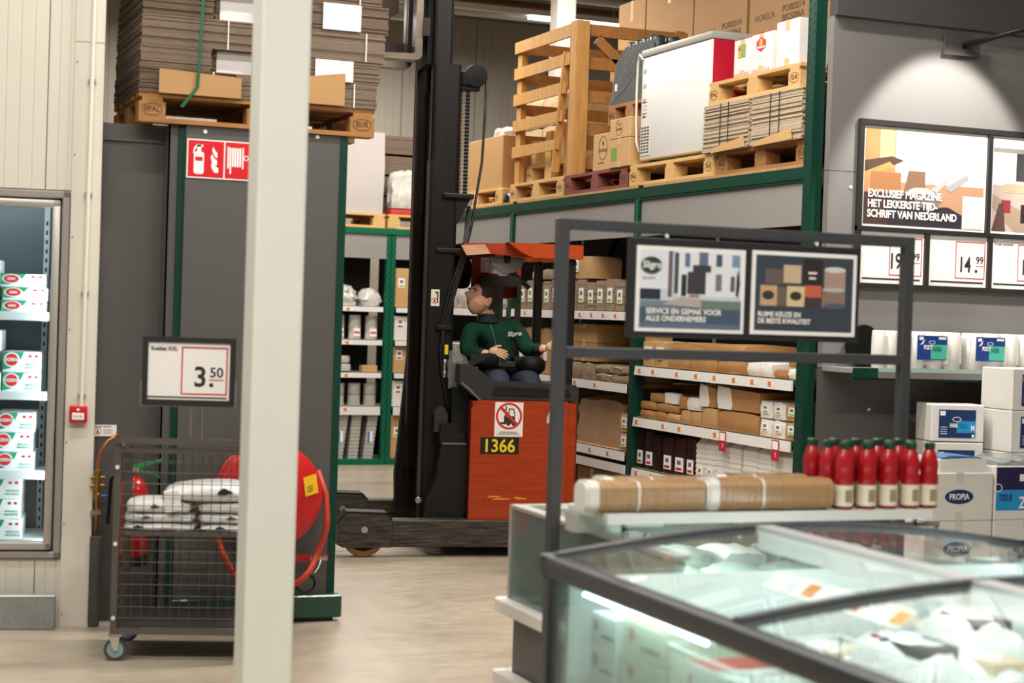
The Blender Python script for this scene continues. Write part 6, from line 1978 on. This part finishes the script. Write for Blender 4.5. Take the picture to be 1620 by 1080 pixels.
# tilted ticket rail inside
tk_ = G().prism([(CX - .16, .80), (CX - .10, .845), (CX - .098, .842), (CX - .158, .797)], 'y', 3.7, 4.4).obj('ticket_rail', paper, IF)
for k, (y_, hx) in enumerate(((4.3, '#e3d9ec'), (4.2, '#d98a3a'), (4.08, '#e9e4f2'), (3.97, '#c9542a'), (3.85, '#e6e0ee'), (3.76, '#d9a04a'))):
    G().quad((CX - .152, y_, .8075), (CX - .152, y_ - .06, .8075), (CX - .112, y_ - .06, .8375), (CX - .112, y_, .8375)).obj('ticket', mat('ticket_' + hx, hx, .5), tk_)
# wire baskets
wire_w = mat('white_wire', '#eef0ee', .4)
def basket(y0, y1, x0, x1, z1, name='wire_basket'):
    g = G()
    for x in (x0, x1):
        n = int((y1 - y0) / .028)
        for i in range(n + 1):
            yy = y0 + (y1 - y0) * i / n
            g.tube([(x, yy, .425), (x, yy, z1)], .0022, 4, False)
        for zz in (z1, z1 - .12, .43):
            g.tube([(x, y0, zz), (x, y1, zz)], .004, 5)
    for yy in (y0, y1):
        n = int((x1 - x0) / .028)
        for i in range(n + 1):
            xx = x0 + (x1 - x0) * i / n
            g.tube([(xx, yy, .425), (xx, yy, z1)], .0022, 4, False)
        for zz in (z1, .43):
            g.tube([(x0, yy, zz), (x1, yy, zz)], .004, 5)
    return g.obj(name, wire_w, IF)
for k, (y0, y1) in enumerate(((3.62, 4.02), (3.05, 3.58), (2.5, 3.0), (2.0, 2.45))):
    basket(y0, y1, FX0 + .075, FX0 + .62, .735 if k else .72)
# frozen goods
def food_box(w_, d_, h_, loc, label, tone, seed):
    o = G().rbox(0, w_, 0, d_, 0, h_, .003).obj('frozen_food_box', mat('food_' + tone, tone, .4), None, loc)
    tag(o, label, 'box', 'frozen food boxes in the island freezer')
    G().box(.004, w_ - .004, .004, d_ - .004, h_, h_ + .0008).obj('top_print', mat('food_red_band', '#c9302c', .5) if seed % 3 == 0 else kwhite, o)
    G().prism([(d_ * .1, h_ * .3), (d_ * .55, h_ * .3), (d_ * .55, h_ * .42), (d_ * .1, h_ * .42)], 'x', -.0012, 0).obj('side_print', mat('food_print', '#7d8a80', .6), o)
    G().prism(circ(d_ * .78, h_ * .62, .02, 12), 'x', -.0012, 0).obj('side_mark', mat('food_mark', '#b08a80', .6), o)
    return o
for c, (yb, tone) in enumerate(((4.17, '#dfe6e0'), (3.98 + .04, '#d2dcc4'))):
    pass
for k in range(3):
    food_box(.26, .17, .098, (FX0 + .085, 4.37, .4208 + k * .1), 'pale frozen food box in the far left stack, %s from below' % ORD[k], '#dde6e4', k)
    food_box(.30, .25, .105, (FX0 + .085, 4.07, .4208 + k * .107), 'greenish frozen food box in the second stack, %s from below' % ORD[k], '#cfdcc2', k + 1)
nn = 0
for yb in (3.65, 3.83, 3.09, 3.25, 3.41, 2.515, 2.675, 2.835, 2.03, 2.2):
    for k in range(2):
        food_box(.26, .15, .125, (FX0 + .10 + (nn % 2) * .005, yb, .4308 + k * .127), 'pale frozen food box in a wire basket, %s from far end, %s layer' % (ORD[nn // 2], ('lower', 'upper')[k]), ('#d6e2cf', '#e3e8e4')[(nn // 2) % 2], nn)
        nn += 1
bagw2 = mat('frozen_bag_white', '#e6e6e3', .35, coat=.4, bump=.35, bscale=12)
bagr = mat('frozen_bag_print', '#b5323a', .4)
bagb = mat('frozen_bag_pale', '#c9d3d4', .4, coat=.3)
k = 0
for i in range(6):
    for j in range(4):
        x = FX0 + .70 + j * .26
        y_ = 2.1 + i * .42
        hh = .26 + .06 * math.sin(i * 2.1 + j * 1.3)
        o = pillow(.24, .38, hh, 7, .35, .01, 600 + k).obj('frozen_bag', (bagw2, bagw2, bagb, bagw2)[(i * 3 + j) % 4], None, (x, y_, .4208), smooth=True)
        tag(o, 'frozen food bag in the island freezer, row %s from the near end, %s from left' % (ORD[i], ORD[j]), 'bag', 'frozen food bags')
        G().box(.05, .19, .06, .24, hh * .72, hh * (.93 + .03 * (k % 2))).obj('bag_print', (bagr, mat('bag_black', '#2a2628', .4), mat('bag_tan', '#d8c0a4', .4))[k % 3], o)
        k += 1
